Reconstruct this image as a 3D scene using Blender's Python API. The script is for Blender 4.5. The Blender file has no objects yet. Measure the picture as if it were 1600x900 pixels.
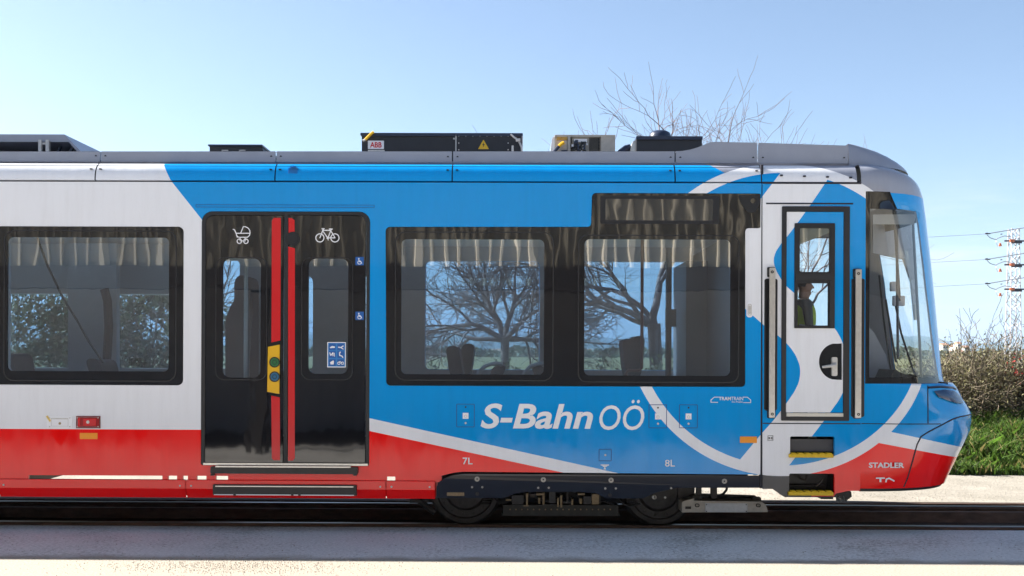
import bpy, bmesh, math, random
import numpy as np
from mathutils import Matrix, Vector
from mathutils.geometry import tessellate_polygon
from math import sin, cos, tan, pi, radians, sqrt, atan2
rnd = random.Random(7)
S = bpy.context.scene
COL = S.collection

# ------------------------------------------------------------------ camera, sky, sun, exposure
D, HC = 10.2, 1.74                    # metres from the tram's side, eye height above the rails
FPX, CX, CY = 1652.0, 800.0, 552.0    # lens in pixels of a 1600 wide picture, horizon row
YAW, ROLL = 0.0077, 0.0040
cam_d = bpy.data.cameras.new('camera'); cam = bpy.data.objects.new('camera', cam_d); COL.objects.link(cam)
CROT = Matrix.Rotation(YAW, 3, 'Z') @ Matrix.Rotation(pi/2, 3, 'X') @ Matrix.Rotation(ROLL, 3, 'Z')
cam.matrix_world = Matrix.Translation((0, -D, HC)) @ CROT.to_4x4()
cam_d.sensor_width = 36; cam_d.lens = FPX/1600*36; cam_d.shift_y = (CY-450)/1600
cam_d.clip_start = 0.1; cam_d.clip_end = 40000
S.camera = cam

SUN_EL, SUN_PHI = radians(35), radians(16.5)        # sun stands far left, a little behind the tram
sun_dir = Vector((-cos(SUN_PHI)*cos(SUN_EL), sin(SUN_PHI)*cos(SUN_EL), sin(SUN_EL)))
sd = bpy.data.lights.new('sun', 'SUN'); so = bpy.data.objects.new('sun', sd); COL.objects.link(so)
sd.energy = 5.0; sd.angle = radians(0.5); sd.color = (1.0, 0.94, 0.85)
so.rotation_euler = sun_dir.to_track_quat('Z', 'Y').to_euler(); so.location = (-30, 10, 30)

W = bpy.data.worlds.new('World'); S.world = W; W.use_nodes = True
wn, wl = W.node_tree.nodes, W.node_tree.links
bg = wn['Background']; bg.inputs['Strength'].default_value = 0.0470
sky = wn.new('ShaderNodeTexSky'); sky.sky_type = 'NISHITA'; sky.sun_disc = False
sky.sun_elevation = SUN_EL; sky.sun_rotation = atan2(sun_dir.x, sun_dir.y)
sky.altitude = 100; sky.air_density = 0.85; sky.dust_density = 0.9; sky.ozone_density = 0.7
tc = wn.new('ShaderNodeTexCoord')
sep = wn.new('ShaderNodeSeparateXYZ'); wl.new(tc.outputs['Generated'], sep.inputs[0])
mp = wn.new('ShaderNodeMapping'); mp.inputs['Scale'].default_value = (3.0, 3.0, 22.0)
wl.new(tc.outputs['Generated'], mp.inputs['Vector'])
cn = wn.new('ShaderNodeTexNoise'); cn.inputs['Scale'].default_value = 2.2; cn.inputs['Detail'].default_value = 8; cn.inputs['Roughness'].default_value = 0.6
wl.new(mp.outputs[0], cn.inputs['Vector'])
cr = wn.new('ShaderNodeMapRange'); cr.inputs['From Min'].default_value = 0.47; cr.inputs['From Max'].default_value = 0.68
wl.new(cn.outputs['Fac'], cr.inputs['Value'])
er = wn.new('ShaderNodeMapRange'); er.inputs['From Min'].default_value = 0.17; er.inputs['From Max'].default_value = 0.03   # clouds lie low
wl.new(sep.outputs['Z'], er.inputs['Value'])
mu = wn.new('ShaderNodeMath'); mu.operation = 'MULTIPLY'; wl.new(cr.outputs[0], mu.inputs[0]); wl.new(er.outputs[0], mu.inputs[1])
mx = wn.new('ShaderNodeMix'); mx.data_type = 'RGBA'; wl.new(mu.outputs[0], mx.inputs['Factor'])
wl.new(sky.outputs[0], mx.inputs['A']); mx.inputs['B'].default_value = (5.2, 5.4, 5.7, 1)
wl.new(mx.outputs['Result'], bg.inputs['Color'])

S.view_settings.view_transform = 'Standard'; S.view_settings.look = 'None'
S.view_settings.gamma = 1.0; S.view_settings.use_curve_mapping = False
S.view_settings.exposure = 2.1
S.render.engine = 'CYCLES'
cy = S.cycles
cy.max_bounces = 10; cy.diffuse_bounces = 4; cy.glossy_bounces = 4; cy.transparent_max_bounces = 24
cy.transmission_bounces = 4; cy.volume_bounces = 0
cy.caustics_reflective = False; cy.caustics_refractive = False
try:
    cy.use_denoising = True; cy.denoiser = 'OPENIMAGEDENOISE'
except Exception: pass

# ------------------------------------------------------------------ helpers
def at(px, py, Y=0.0):
    """point on the plane at depth Y that the photograph shows at pixel (px, py): (X, Z)"""
    d = CROT @ Vector(((px-CX)/FPX, -(py-CY)/FPX, -1.0))
    k = (Y + D)/d.y
    return d.x*k, HC + d.z*k
def proj(X, Y, Z):
    v = CROT.transposed() @ Vector((X, Y+D, Z-HC))
    return CX + FPX*v.x/-v.z, CY - FPX*v.y/-v.z
def gx(px, py=500, Y=0.0): return at(px, py, Y)[0]
def gz(py, px=800, Y=0.0): return at(px, py, Y)[1]

WLOC = {}
def link(o, parent=None, loc=(0, 0, 0)):
    COL.objects.link(o)
    if parent is not None:
        o.parent = parent; pl = WLOC[parent.name]
        o.location = (loc[0]-pl[0], loc[1]-pl[1], loc[2]-pl[2])
    else: o.location = loc
    WLOC[o.name] = tuple(loc)
    return o
def tag(o, label=None, cat=None, group=None, kind=None):
    for k, v in (('label', label), ('category', cat), ('group', group), ('kind', kind)):
        if v: o[k] = v
    return o
def thing(name, label, cat, loc=(0, 0, 0), group=None):
    return tag(link(bpy.data.objects.new(name, None), None, loc), label, cat, group)

SPLIT = {'hood_strut', 'panel_latch', 'fairing_latch', 'hood_hinge', 'handle', 'hose', 'cable', 'wiper', 'blind_cord', 'mirror', 'skirt_bracket', 'underfloor_box', 'rail_foot', 'sash_rail', 'seat_handle', 'brake_rigging', 'sensor_bracket', 'step_bracket', 'bracket', 'latch', 'roof_gutter', 'rack_door', 'cab_bulkhead', 'step_cassette'}
TINY = {'bolt', 'wheel_bolt', 'screw', 'slot_row', 'brush', 'notice_symbol', 'notice_field', 'contactor', 'flap_fitting', 'vent_grille', 'small_symbol', 'logo_outline', 'jacking_symbol', 'wheelchair_symbol', 'bicycle_symbol', 'pram_symbol', 'lettering'}
class MB:
    """collects shapes, then links them as ONE mesh object"""
    def __init__(s): s.v, s.f, s.m = [], [], []
    def add(s, vs, fs, mi=0):
        b = len(s.v); s.v += [tuple(v) for v in vs]
        s.f += [tuple(i+b for i in f) for f in fs]; s.m += [mi]*len(fs)
    def box(s, x0, y0, z0, x1, y1, z1, mi=0):
        s.add([(x0,y0,z0),(x1,y0,z0),(x1,y1,z0),(x0,y1,z0),(x0,y0,z1),(x1,y0,z1),(x1,y1,z1),(x0,y1,z1)],
              [(0,3,2,1),(4,5,6,7),(0,1,5,4),(1,2,6,5),(2,3,7,6),(3,0,4,7)], mi)
    def cbox(s, x0, y0, z0, x1, y1, z1, c=0.01, mi=0):      # box with chamfered upright and top edges
        p = [(x0+c,z0),(x1-c,z0),(x1,z0+c),(x1,z1-c),(x1-c,z1),(x0+c,z1),(x0,z1-c),(x0,z0+c)]
        s.plate(p, (), y0, y1, mi)
    def plate(s, outer, holes, yf, yb, mi=0, rim=None):
        """flat plate in XZ with holes; front face at yf (towards the camera side when yf<yb)"""
        loops = [list(outer)]+[list(h) for h in holes]
        pts = [p for l in loops for p in l]; n = len(pts)
        tris = tessellate_polygon([[Vector((x, z, 0)) for x, z in l] for l in loops])
        tris = [t for t in tris if len(set(t)) == 3]
        def area(t):
            (ax, az), (bx, bz), (cx, cz) = (pts[i] for i in t)
            return (bx-ax)*(cz-az)-(cx-ax)*(bz-az)
        fr, bk = [], []
        for t in tris:
            a = area(t)
            if abs(a) < 1e-12: continue
            t = tuple(t) if a > 0 else tuple(reversed(t))
            fr.append(t if yf < yb else tuple(reversed(t)))
            r = tuple(i+n for i in reversed(t)); bk.append(r if yf < yb else tuple(reversed(r)))
        s.add([(x, yf, z) for x, z in pts]+[(x, yb, z) for x, z in pts], fr+bk, mi)
        rm = mi if rim is None else rim
        for li, l in enumerate(loops):
            A = sum(l[i][0]*l[(i+1) % len(l)][1]-l[(i+1) % len(l)][0]*l[i][1] for i in range(len(l)))
            l2 = l if (A > 0) == (li == 0) else l[::-1]
            k = len(l2)
            vs = [(x, yf, z) for x, z in l2]+[(x, yb, z) for x, z in l2]
            fs = [(i, i+k, (i+1) % k+k, (i+1) % k) if yf < yb else (i, (i+1) % k, (i+1) % k+k, i+k) for i in range(k)]
            s.add(vs, fs, rm)
    def tube(s, pts, r, n=8, mi=0, cap=True):
        pts = [Vector(p) for p in pts]; k = len(pts)
        rs = r if isinstance(r, (list, tuple)) else [r]*k
        vs = []; prev = None
        for i in range(k):
            t = (pts[min(i+1, k-1)]-pts[max(i-1, 0)])
            if t.length < 1e-9: t = Vector((0, 0, 1))
            t.normalize()
            if prev is None:
                a = Vector((0, 0, 1)) if abs(t.z) < 0.9 else Vector((1, 0, 0))
                u = t.cross(a).normalized()
            else:
                u = prev - t*prev.dot(t)
                u = u.normalized() if u.length > 1e-6 else t.orthogonal().normalized()
            prev = u; w = t.cross(u)
            for j in range(n):
                a = 2*pi*j/n; vs.append(pts[i]+(u*cos(a)+w*sin(a))*rs[i])
        fs = [(i*n+j, i*n+(j+1) % n, (i+1)*n+(j+1) % n, (i+1)*n+j) for i in range(k-1) for j in range(n)]
        if cap: fs += [tuple(range(n-1, -1, -1)), tuple((k-1)*n+j for j in range(n))]
        s.add(vs, fs, mi)
    def lathe_y(s, c, prof, n=40, mi=0):
        """disc/ring turned about the Y axis through c; prof = [(radius, y)]"""
        vs = [(c[0]+r*cos(2*pi*j/n), y, c[2]+r*sin(2*pi*j/n)) for r, y in prof for j in range(n)]
        fs = [(i*n+j, i*n+(j+1) % n, (i+1)*n+(j+1) % n, (i+1)*n+j) for i in range(len(prof)-1) for j in range(n)]
        s.add(vs, fs, mi)
    def sheet(s, grid, mi=0, flip=False):
        r, c = len(grid), len(grid[0])
        fs = []
        for i in range(r-1):
            for j in range(c-1):
                q = (i*c+j, i*c+j+1, (i+1)*c+j+1, (i+1)*c+j)
                fs.append(q[::-1] if flip else q)
        s.add([p for row in grid for p in row], fs, mi)
    def islands(s):
        up = list(range(len(s.v)))
        def find(a):
            while up[a] != a: up[a] = up[up[a]]; a = up[a]
            return a
        for f in s.f:
            for i in f[1:]: up[find(i)] = find(f[0])
        g = {}
        for f, m in zip(s.f, s.m): g.setdefault(find(f[0]), []).append((f, m))
        out = []
        for fs in g.values():
            b = MB(); mp_ = {}
            for f, m in fs:
                for i in f:
                    if i not in mp_: mp_[i] = len(b.v); b.v.append(s.v[i])
                b.f.append(tuple(mp_[i] for i in f)); b.m.append(m)
            out.append(b)
        return out
    def build(s, name, mats, parent=None, loc=(0, 0, 0), smooth=False, bevel=0):
        if name in SPLIT:
            parts = s.islands()
            if len(parts) > 1:
                return [q._build(name, mats, parent, loc, smooth, bevel) for q in parts][0]
        o = s._build(name, mats, parent, loc, smooth, bevel)
        if name in TINY: o['kind'] = 'stuff'
        return o
    def _build(s, name, mats, parent=None, loc=(0, 0, 0), smooth=False, bevel=0):
        me = bpy.data.meshes.new(name)
        L = Vector(loc)
        me.from_pydata([(v[0]-L.x, v[1]-L.y, v[2]-L.z) for v in s.v] if L.length else s.v, [], s.f)
        mats = mats if isinstance(mats, (list, tuple)) else [mats]
        for m in mats: me.materials.append(m)
        if len(mats) > 1: me.polygons.foreach_set('material_index', s.m)
        if smooth:
            me.polygons.foreach_set('use_smooth', [True]*len(me.polygons))
            if smooth != 'all':
                me.set_sharp_from_angle(angle=radians(smooth if smooth is not True else 40))
        me.update()
        o = bpy.data.objects.new(name, me); link(o, parent, loc)
        if bevel:
            b = o.modifiers.new('b', 'BEVEL'); b.width = bevel; b.segments = 2; b.limit_method = 'ANGLE'; b.angle_limit = radians(50)
        return o

def rr(x0, z0, x1, z1, r, n=5):
    """rounded rectangle; r one radius or four (bottom left, bottom right, top right, top left)"""
    if x0 > x1: x0, x1 = x1, x0
    if z0 > z1: z0, z1 = z1, z0
    rs = r if isinstance(r, (list, tuple)) else [r]*4
    out = []
    for (cx, cz, a0), q in zip(((x0, z0, 180), (x1, z0, 270), (x1, z1, 0), (x0, z1, 90)), rs):
        sx = 1 if cx == x0 else -1; sz = 1 if cz == z0 else -1
        if q < 1e-6: out.append((cx, cz)); continue
        for k in range(n+1):
            a = radians(a0+90*k/n); out.append((cx+sx*q+q*cos(a), cz+sz*q+q*sin(a)))
    return out
def prr(px0, py0, px1, py1, rpx=0, Y=0.0, grow=0.0, n=5):
    mx_, my_ = (px0+px1)/2, (py0+py1)/2
    x0, x1 = gx(px0, my_, Y)-grow, gx(px1, my_, Y)+grow
    z1, z0 = gz(py0, mx_, Y)+grow, gz(py1, mx_, Y)-grow
    k = 162.0*D/(D+Y)
    r = [q/k+(grow if q else 0) for q in rpx] if isinstance(rpx, (list, tuple)) else rpx/k+(grow if rpx else 0)
    return rr(x0, z0, x1, z1, r, n)
def ppoly(pts, Y=0.0): return [at(x, y, Y) for x, y in pts]
def bezier(p0, p1, p2, n=8):
    return [((1-t)**2*p0[0]+2*t*(1-t)*p1[0]+t*t*p2[0], (1-t)**2*p0[1]+2*t*(1-t)*p1[1]+t*t*p2[1]) for t in [i/n for i in range(n+1)]]
def circ(cx, cz, r, n=24): return [(cx+r*cos(2*pi*i/n), cz+r*sin(2*pi*i/n)) for i in range(n)]
def pcirc(px, py, rpx, Y=0.0, n=24):
    X, Z = at(px, py, Y); return circ(X, Z, rpx/162*(D+Y)/D, n)

class Strokes(MB):
    """flat printed strokes; every stroke lies a hair above the one before"""
    def __init__(s, y): super().__init__(); s.y = y
    def line(s, pts, w):
        pts = ppoly(pts); w = w/162/2
        for i in range(len(pts)-1):
            (ax, az), (bx, bz) = pts[i], pts[i+1]
            l = math.hypot(bx-ax, bz-az) or 1; tx, tz = (bx-ax)/l, (bz-az)/l
            nx, nz = -tz*w, tx*w; e = w*0.5
            s.plate([(ax-tx*e-nx, az-tz*e-nz), (bx+tx*e-nx, bz+tz*e-nz), (bx+tx*e+nx, bz+tz*e+nz), (ax-tx*e+nx, az-tz*e+nz)], (), s.y, s.y+0.0008)
            s.y -= 0.00007
    def ring(s, px, py, r, w, n=22):
        X, Z = at(px, py); s.plate(circ(X, Z, (r+w/2)/162, n), [circ(X, Z, (r-w/2)/162, n)], s.y, s.y+0.0008); s.y -= 0.00007
    def poly(s, pts): s.plate(ppoly(pts), (), s.y, s.y+0.0008); s.y -= 0.00007
    def disc(s, px, py, r): s.plate(pcirc(px, py, r, n=16), (), s.y, s.y+0.0008); s.y -= 0.00007

# ------------------------------------------------------------------ materials
def newmat(name):
    m = bpy.data.materials.new(name); m.use_nodes = True
    return m, m.node_tree.nodes, m.node_tree.links, m.node_tree.nodes['Principled BSDF']
def noise(n, l, scale, detail=3, rough=0.5, coord='Object', stretch=None):
    t = n.new('ShaderNodeTexCoord'); x = n.new('ShaderNodeTexNoise')
    x.inputs['Scale'].default_value = scale; x.inputs['Detail'].default_value = detail; x.inputs['Roughness'].default_value = rough
    if stretch:
        mpn = n.new('ShaderNodeMapping'); mpn.inputs['Scale'].default_value = stretch
        l.new(t.outputs[coord], mpn.inputs['Vector']); l.new(mpn.outputs[0], x.inputs['Vector'])
    else: l.new(t.outputs[coord], x.inputs['Vector'])
    return x
def ramp(n, l, src, stops):
    r = n.new('ShaderNodeValToRGB')
    while len(r.color_ramp.elements) < len(stops): r.color_ramp.elements.new(0.5)
    for e, (p, c) in zip(r.color_ramp.elements, stops):
        e.position = p; e.color = (*c, 1)
    l.new(src, r.inputs[0]); return r
def bump(n, l, b, src, strength=0.1, dist=0.01):
    u = n.new('ShaderNodeBump'); u.inputs['Strength'].default_value = strength; u.inputs['Distance'].default_value = dist
    l.new(src, u.inputs['Height']); l.new(u.outputs[0], b.inputs['Normal']); return u
def mat(name, col, rough=0.5, metal=0.0, var=0.0, vscale=8, bmp=0.0, bscale=60, spec=0.5, stretch=None):
    m, n, l, b = newmat(name)
    b.inputs['Roughness'].default_value = rough; b.inputs['Metallic'].default_value = metal
    b.inputs['Base Color'].default_value = (*col, 1); b.inputs['Specular IOR Level'].default_value = spec
    if var:
        x = noise(n, l, vscale, 5, 0.6, stretch=stretch)
        lo = tuple(c*(1-var) for c in col); hi = tuple(min(1, c*(1+var)) for c in col)
        r = ramp(n, l, x.outputs['Fac'], [(0.3, lo), (0.7, hi)]); l.new(r.outputs[0], b.inputs['Base Color'])
    if bmp:
        x2 = noise(n, l, bscale, 4); bump(n, l, b, x2.outputs['Fac'], bmp, 0.01)
    return m

BLUE, WHITE, RED = (0.001, 0.285, 0.70), (0.80, 0.81, 0.84), (0.90, 0.002, 0.001)
GREY, NAVY = (0.29, 0.31, 0.37), (0.014, 0.017, 0.027)
M = {}
M['grey_paint'] = mat('silver grey paint', GREY, 0.35, 0.25, 0.05, 5)
M['white_paint'] = mat('white paint', WHITE, 0.3)
M['print_white'] = mat('white film', (0.80, 0.80, 0.82), 0.35)
M['print_blue'] = mat('blue film', (0.010, 0.10, 0.36), 0.35)
M['print_lightblue'] = mat('light blue film', (0.03, 0.20, 0.52), 0.35)
M['seam'] = mat('dark rubber seam', (0.012, 0.012, 0.022), 0.6)
M['seam_blue'] = mat('dark blue gap', (0.006, 0.055, 0.22), 0.5)
M['rubber'] = mat('black rubber', (0.015, 0.015, 0.017), 0.55)
M['navy'] = mat('navy black paint', NAVY, 0.16, bmp=0.02, bscale=3)
M['charcoal'] = mat('charcoal box paint', (0.020, 0.021, 0.026), 0.45, var=0.15)
M['lid'] = mat('dark lid', (0.020, 0.028, 0.055), 0.3)
M['beige'] = mat('warm grey enamel', (0.42, 0.39, 0.34), 0.55, var=0.12, vscale=20)
M['steel'] = mat('brushed steel', (0.62, 0.60, 0.57), 0.32, 0.85, 0.08, 30)
M['alu'] = mat('matt aluminium', (0.55, 0.54, 0.52), 0.5, 0.4, 0.12, 25)
M['darksteel'] = mat('oily dark steel', (0.030, 0.027, 0.025), 0.45, 0.4, 0.35, 14, 0.15, 40)
M['wheelsteel'] = mat('dusty wheel steel', (0.050, 0.046, 0.043), 0.5, 0.3, 0.3, 18)
M['brass'] = mat('worn brassy fittings', (0.30, 0.22, 0.12), 0.5, 0.3, 0.3, 40)
M['redfilm'] = mat('red door film', (0.60, 0.012, 0.016), 0.25)
M['yellow'] = mat('yellow plastic', (0.75, 0.42, 0.005), 0.4)
M['warn'] = mat('warning yellow', (0.80, 0.48, 0.02), 0.4)
M['stepyellow'] = mat('yellow tread', (0.72, 0.46, 0.01), 0.55, var=0.12, vscale=30)
M['orange'] = mat('orange reflector', (0.85, 0.29, 0.004), 0.3)
M['green'] = mat('green button', (0.02, 0.16, 0.05), 0.35)
M['bluebtn'] = mat('blue button', (0.015, 0.13, 0.26), 0.35)
M['black'] = mat('black plastic', (0.012, 0.012, 0.014), 0.4)
M['lining'] = mat('grey interior lining', (0.50, 0.49, 0.53), 0.6, var=0.05)
M['ceiling'] = mat('pale interior ceiling', (0.6, 0.59, 0.62), 0.5)
M['floor'] = mat('dark interior floor', (0.06, 0.06, 0.07), 0.6)
M['seat'] = mat('dark seat fabric', (0.045, 0.05, 0.075), 0.85, var=0.25, vscale=60)
M['seatshell'] = mat('grey seat shell', (0.12, 0.12, 0.14), 0.4)
M['maroon'] = mat('maroon pole', (0.12, 0.02, 0.025), 0.35)
M['rust'] = mat('rusty rail steel', (0.13, 0.080, 0.058), 0.7, 0.2, 0.35, 20, stretch=(0.3, 1, 1))
M['railtop'] = mat('worn rail head', (0.22, 0.21, 0.21), 0.28, 0.9, 0.1, 20)
M['copper'] = mat('frayed grey brush', (0.20, 0.21, 0.21), 0.8, var=0.3)

def thin_glass(name, tint, gloss=0.0, fres=1.5, wav=0.0):
    m, n, l, b = newmat(name); n.remove(b)
    tr = n.new('ShaderNodeBsdfTransparent'); tr.inputs[0].default_value = (*tint, 1)
    gl = n.new('ShaderNodeBsdfGlossy'); gl.inputs['Roughness'].default_value = gloss; gl.inputs['Color'].default_value = (1, 1, 1, 1)
    fr = n.new('ShaderNodeFresnel')       # same reflectance from either side of the thin pane
    ge = n.new('ShaderNodeNewGeometry'); ir = n.new('ShaderNodeMapRange'); ir.inputs['To Min'].default_value = fres; ir.inputs['To Max'].default_value = 1/fres
    l.new(ge.outputs['Backfacing'], ir.inputs['Value']); l.new(ir.outputs[0], fr.inputs['IOR'])
    mx = n.new('ShaderNodeMixShader'); l.new(fr.outputs[0], mx.inputs[0]); l.new(tr.outputs[0], mx.inputs[1]); l.new(gl.outputs[0], mx.inputs[2])
    if wav:
        x = noise(n, l, 1.6, 2, 0.4, stretch=(1.5, 1, 0.5)); u = n.new('ShaderNodeBump')
        u.inputs['Strength'].default_value = wav; u.inputs['Distance'].default_value = 0.05
        l.new(x.outputs['Fac'], u.inputs['Height']); l.new(u.outputs[0], gl.inputs['Normal']); l.new(u.outputs[0], fr.inputs['Normal'])
    l.new(mx.outputs[0], n['Material Output'].inputs['Surface']); return m
M['glass'] = thin_glass('tinted side glass', (0.52, 0.69, 0.82), 0.0, 2.4, 0.05)
M['cabglass'] = thin_glass('clear cab glass', (0.84, 0.91, 0.94), 0.0, 1.8, 0.02)
def black_glass():
    m, n, l, b = newmat('black glass'); b.inputs['Base Color'].default_value = (0.006, 0.006, 0.008, 1)
    b.inputs['Roughness'].default_value = 0.04; b.inputs['IOR'].default_value = 1.65
    x = noise(n, l, 2.2, 2, 0.4, stretch=(1.6, 1, 0.6)); bump(n, l, b, x.outputs['Fac'], 0.07, 0.05); return m
M['blackglass'] = black_glass()

# --- livery: flat printed colour fields, laid out in metres along the tram
class N:
    """tiny expression builder for math nodes"""
    def __init__(s, t, sock): s.t, s.s = t, sock
    def _op(s, op, o=None, o2=None):
        n = s.t.nodes.new('ShaderNodeMath'); n.operation = op
        for i, a in enumerate((s, o, o2)):
            if a is None: continue
            if isinstance(a, N): s.t.links.new(a.s, n.inputs[i])
            else: n.inputs[i].default_value = float(a)
        return N(s.t, n.outputs[0])
    def __add__(s, o): return s._op('ADD', o)
    def __sub__(s, o): return s._op('SUBTRACT', o)
    def __mul__(s, o): return s._op('MULTIPLY', o)
    def __lt__(s, o): return s._op('LESS_THAN', o)
    def __gt__(s, o): return s._op('GREATER_THAN', o)
    def OR(s, o): return s._op('MAXIMUM', o)
    def NOT(s): return N(s.t, s._op('MULTIPLY', -1.0).s)+1.0
    def sqrt(s): return s._op('SQRT')
def line_side(u, v, a, b):
    """1 where (u,v) lies right of the line a->b when b is above a (a, b in metres)"""
    (ax, az), (bx, bz) = a, b
    return (u - (v-az)*((bx-ax)/(bz-az)) - ax) > 0.0
def make_livery():
    m, n, l, b = newmat('tram livery'); t = m.node_tree
    c = n.new('ShaderNodeTexCoord'); sp = n.new('ShaderNodeSeparateXYZ'); l.new(c.outputs['Object'], sp.inputs[0])
    u, v = N(t, sp.outputs['X']), N(t, sp.outputs['Z'])
    def rgb(col): 
        r = n.new('ShaderNodeRGB'); r.outputs[0].default_value = (*col, 1); return r.outputs[0]
    cols = {k: rgb(x) for k, x in (('b', BLUE), ('w', WHITE), ('r', RED), ('g', GREY), ('n', NAVY))}
    def mix(f, A, B):
        x = n.new('ShaderNodeMix'); x.data_type = 'RGBA'; l.new(f.s, x.inputs['Factor']); l.new(A, x.inputs['A']); l.new(B, x.inputs['B']); return x.outputs['Result']
    def curve(pts):
        """X as a function of Z through photo-measured points of the printed curve"""
        P = sorted([(at(x, y)[1], at(x, y)[0]) for x, y in pts])
        z0, z1 = P[0][0], P[-1][0]; xs = [p[1] for p in P]; x0, x1 = min(xs)-0.01, max(xs)+0.01
        fc = n.new('ShaderNodeFloatCurve'); cv = fc.mapping.curves[0]
        q = [((z-z0)/(z1-z0), (x-x0)/(x1-x0)) for z, x in P]
        cv.points[0].location = q[0]; cv.points[1].location = q[-1]
        for a_ in q[1:-1]: cv.points.new(*a_)
        fc.mapping.update()
        l.new(((v-z0)*(1/(z1-z0))).s, fc.inputs['Value'])
        return N(t, fc.outputs[0])*(x1-x0)+x0
    # left: white above red, blue begins right of a slanted edge
    L1 = line_side(u, v, at(268, 284), at(252, 254)); L2 = line_side(u, v, at(317, 345), at(270, 286))
    zs = gz(284.5, 270); up = v > zs
    blue_l = (up*L1).OR(up.NOT()*L2)
    x_d = gx(445, 660)
    # the falling white band right of the door
    (ax, az), (bx, bz) = at(580, 654), at(960, 738); kt = (bz-az)/(bx-ax)
    (cx_, cz_), (dx, dz) = at(580, 674), at(873, 737); kb = (dz-cz_)/(dx-cx_)
    below_t = (v - (u-ax)*kt - az) < 0.0; below_b = (v - (u-cx_)*kb - cz_) < 0.0
    right_d = u > x_d; lowl = right_d.NOT()*(v < gz(671, 200)); body = u < gx(1175, 700)
    red = lowl.OR(right_d*below_b*body); wht = right_d*below_t*body
    o = mix(blue_l, cols['w'], cols['b']); o = mix(wht, o, cols['w']); o = mix(red, o, cols['r'])
    # ring with the S shaped band round the cab door
    rx, rz = at(1222, 498.5); Ro, Ri = 245/162, 228.5/162
    r = ((u-rx)*(u-rx)+(v-rz)*(v-rz)).sqrt()
    inside = r < Ro; ann = r > Ri
    cR = curve([(1306,262),(1297,275),(1267,319),(1235,363),(1217,386),(1211,397),(1209,407),(1212,420),(1218,432),(1226,444),(1241,458),(1272,485),(1302,511),(1311,524),(1318,540),(1325,560),(1327,577),(1324,595),(1315,617),(1300,640),(1270,680),(1233,727),(1223,740)])
    cL = curve([(1231,255),(1225,263),(1195,302),(1158,350),(1138,380),(1129,400),(1129,425),(1140,450),(1164,482),(1182,498),(1197,511),(1222,530),(1239,549),(1246,562),(1250,577),(1249,592),(1243,608),(1235,621),(1225,635),(1214,650),(1188,680),(1158,716),(1142,735)])
    band = (u > cL)*(u < cR)
    ringw = inside*(ann.OR(band)); ringb = inside*(ringw.NOT())
    # grey roof corner outside the ring, red and white sweep at the nose, dark skirt
    outc = inside.NOT()
    gtop = outc*(v > gz(300.5, 1390))*line_side(u, v, at(1133, 270), at(1112, 256))
    cab = u > gx(1190, 700)
    low = outc*cab*(v < gz(600, 1300))
    a1, b1 = at(1393, 675, 0.05), at(1508, 700, 0.75); kt2 = (b1[1]-a1[1])/(b1[0]-a1[0])
    a2, b2 = at(1373, 692, 0.03), at(1490, 713, 0.6); kb2 = (b2[1]-a2[1])/(b2[0]-a2[0])
    st = low*((v-(u-a1[0])*kt2-a1[1]) < 0.0); sr = low*((v-(u-a2[0])*kb2-a2[1]) < 0.0)
    dk = low*(u < gx(1268, 740))
    o = mix(ringb, o, cols['b']); o = mix(gtop, o, cols['g']); o = mix(st, o, cols['w']); o = mix(sr, o, cols['r'])
    o = mix(ringw, o, cols['w']); o = mix(dk, o, cols['n'])
    dz = noise(n, l, 9, 6, 0.7, stretch=(1.6, 1, 0.16)); dr = ramp(n, l, dz.outputs['Fac'], [(0.25, (0.94, 0.935, 0.93)), (0.55, (1, 1, 1))])
    dm = n.new('ShaderNodeMix'); dm.data_type = 'RGBA'; dm.blend_type = 'MULTIPLY'; dm.inputs['Factor'].default_value = 1; l.new(o, dm.inputs['A']); l.new(dr.outputs[0], dm.inputs['B'])
    l.new(dm.outputs['Result'], b.inputs['Base Color'])
    b.inputs['Roughness'].default_value = 0.07; b.inputs['IOR'].default_value = 1.44
    x = noise(n, l, 1.7, 3, 0.45, stretch=(2.0, 1, 0.55)); bump(n, l, b, x.outputs['Fac'], 0.13, 0.05)
    y = noise(n, l, 5, 6, 0.65, stretch=(1, 1, 0.35)); rg_ = n.new('ShaderNodeMapRange'); rg_.inputs['From Min'].default_value = .35; rg_.inputs['From Max'].default_value = .75
    rg_.inputs['To Min'].default_value = .05; rg_.inputs['To Max'].default_value = .20; l.new(y.outputs['Fac'], rg_.inputs['Value']); l.new(rg_.outputs[0], b.inputs['Roughness'])
    return m
M['livery'] = make_livery()
def redskirt():
    m, n, l, b = newmat('red skirt paint'); b.inputs['Base Color'].default_value = (*RED, 1); b.inputs['IOR'].default_value = 1.44; b.inputs['Roughness'].default_value = 0.14
    x = noise(n, l, 1.7, 3, 0.45, stretch=(2, 1, 1)); bump(n, l, b, x.outputs['Fac'], 0.10, 0.05); return m
M['red'] = redskirt()

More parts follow.
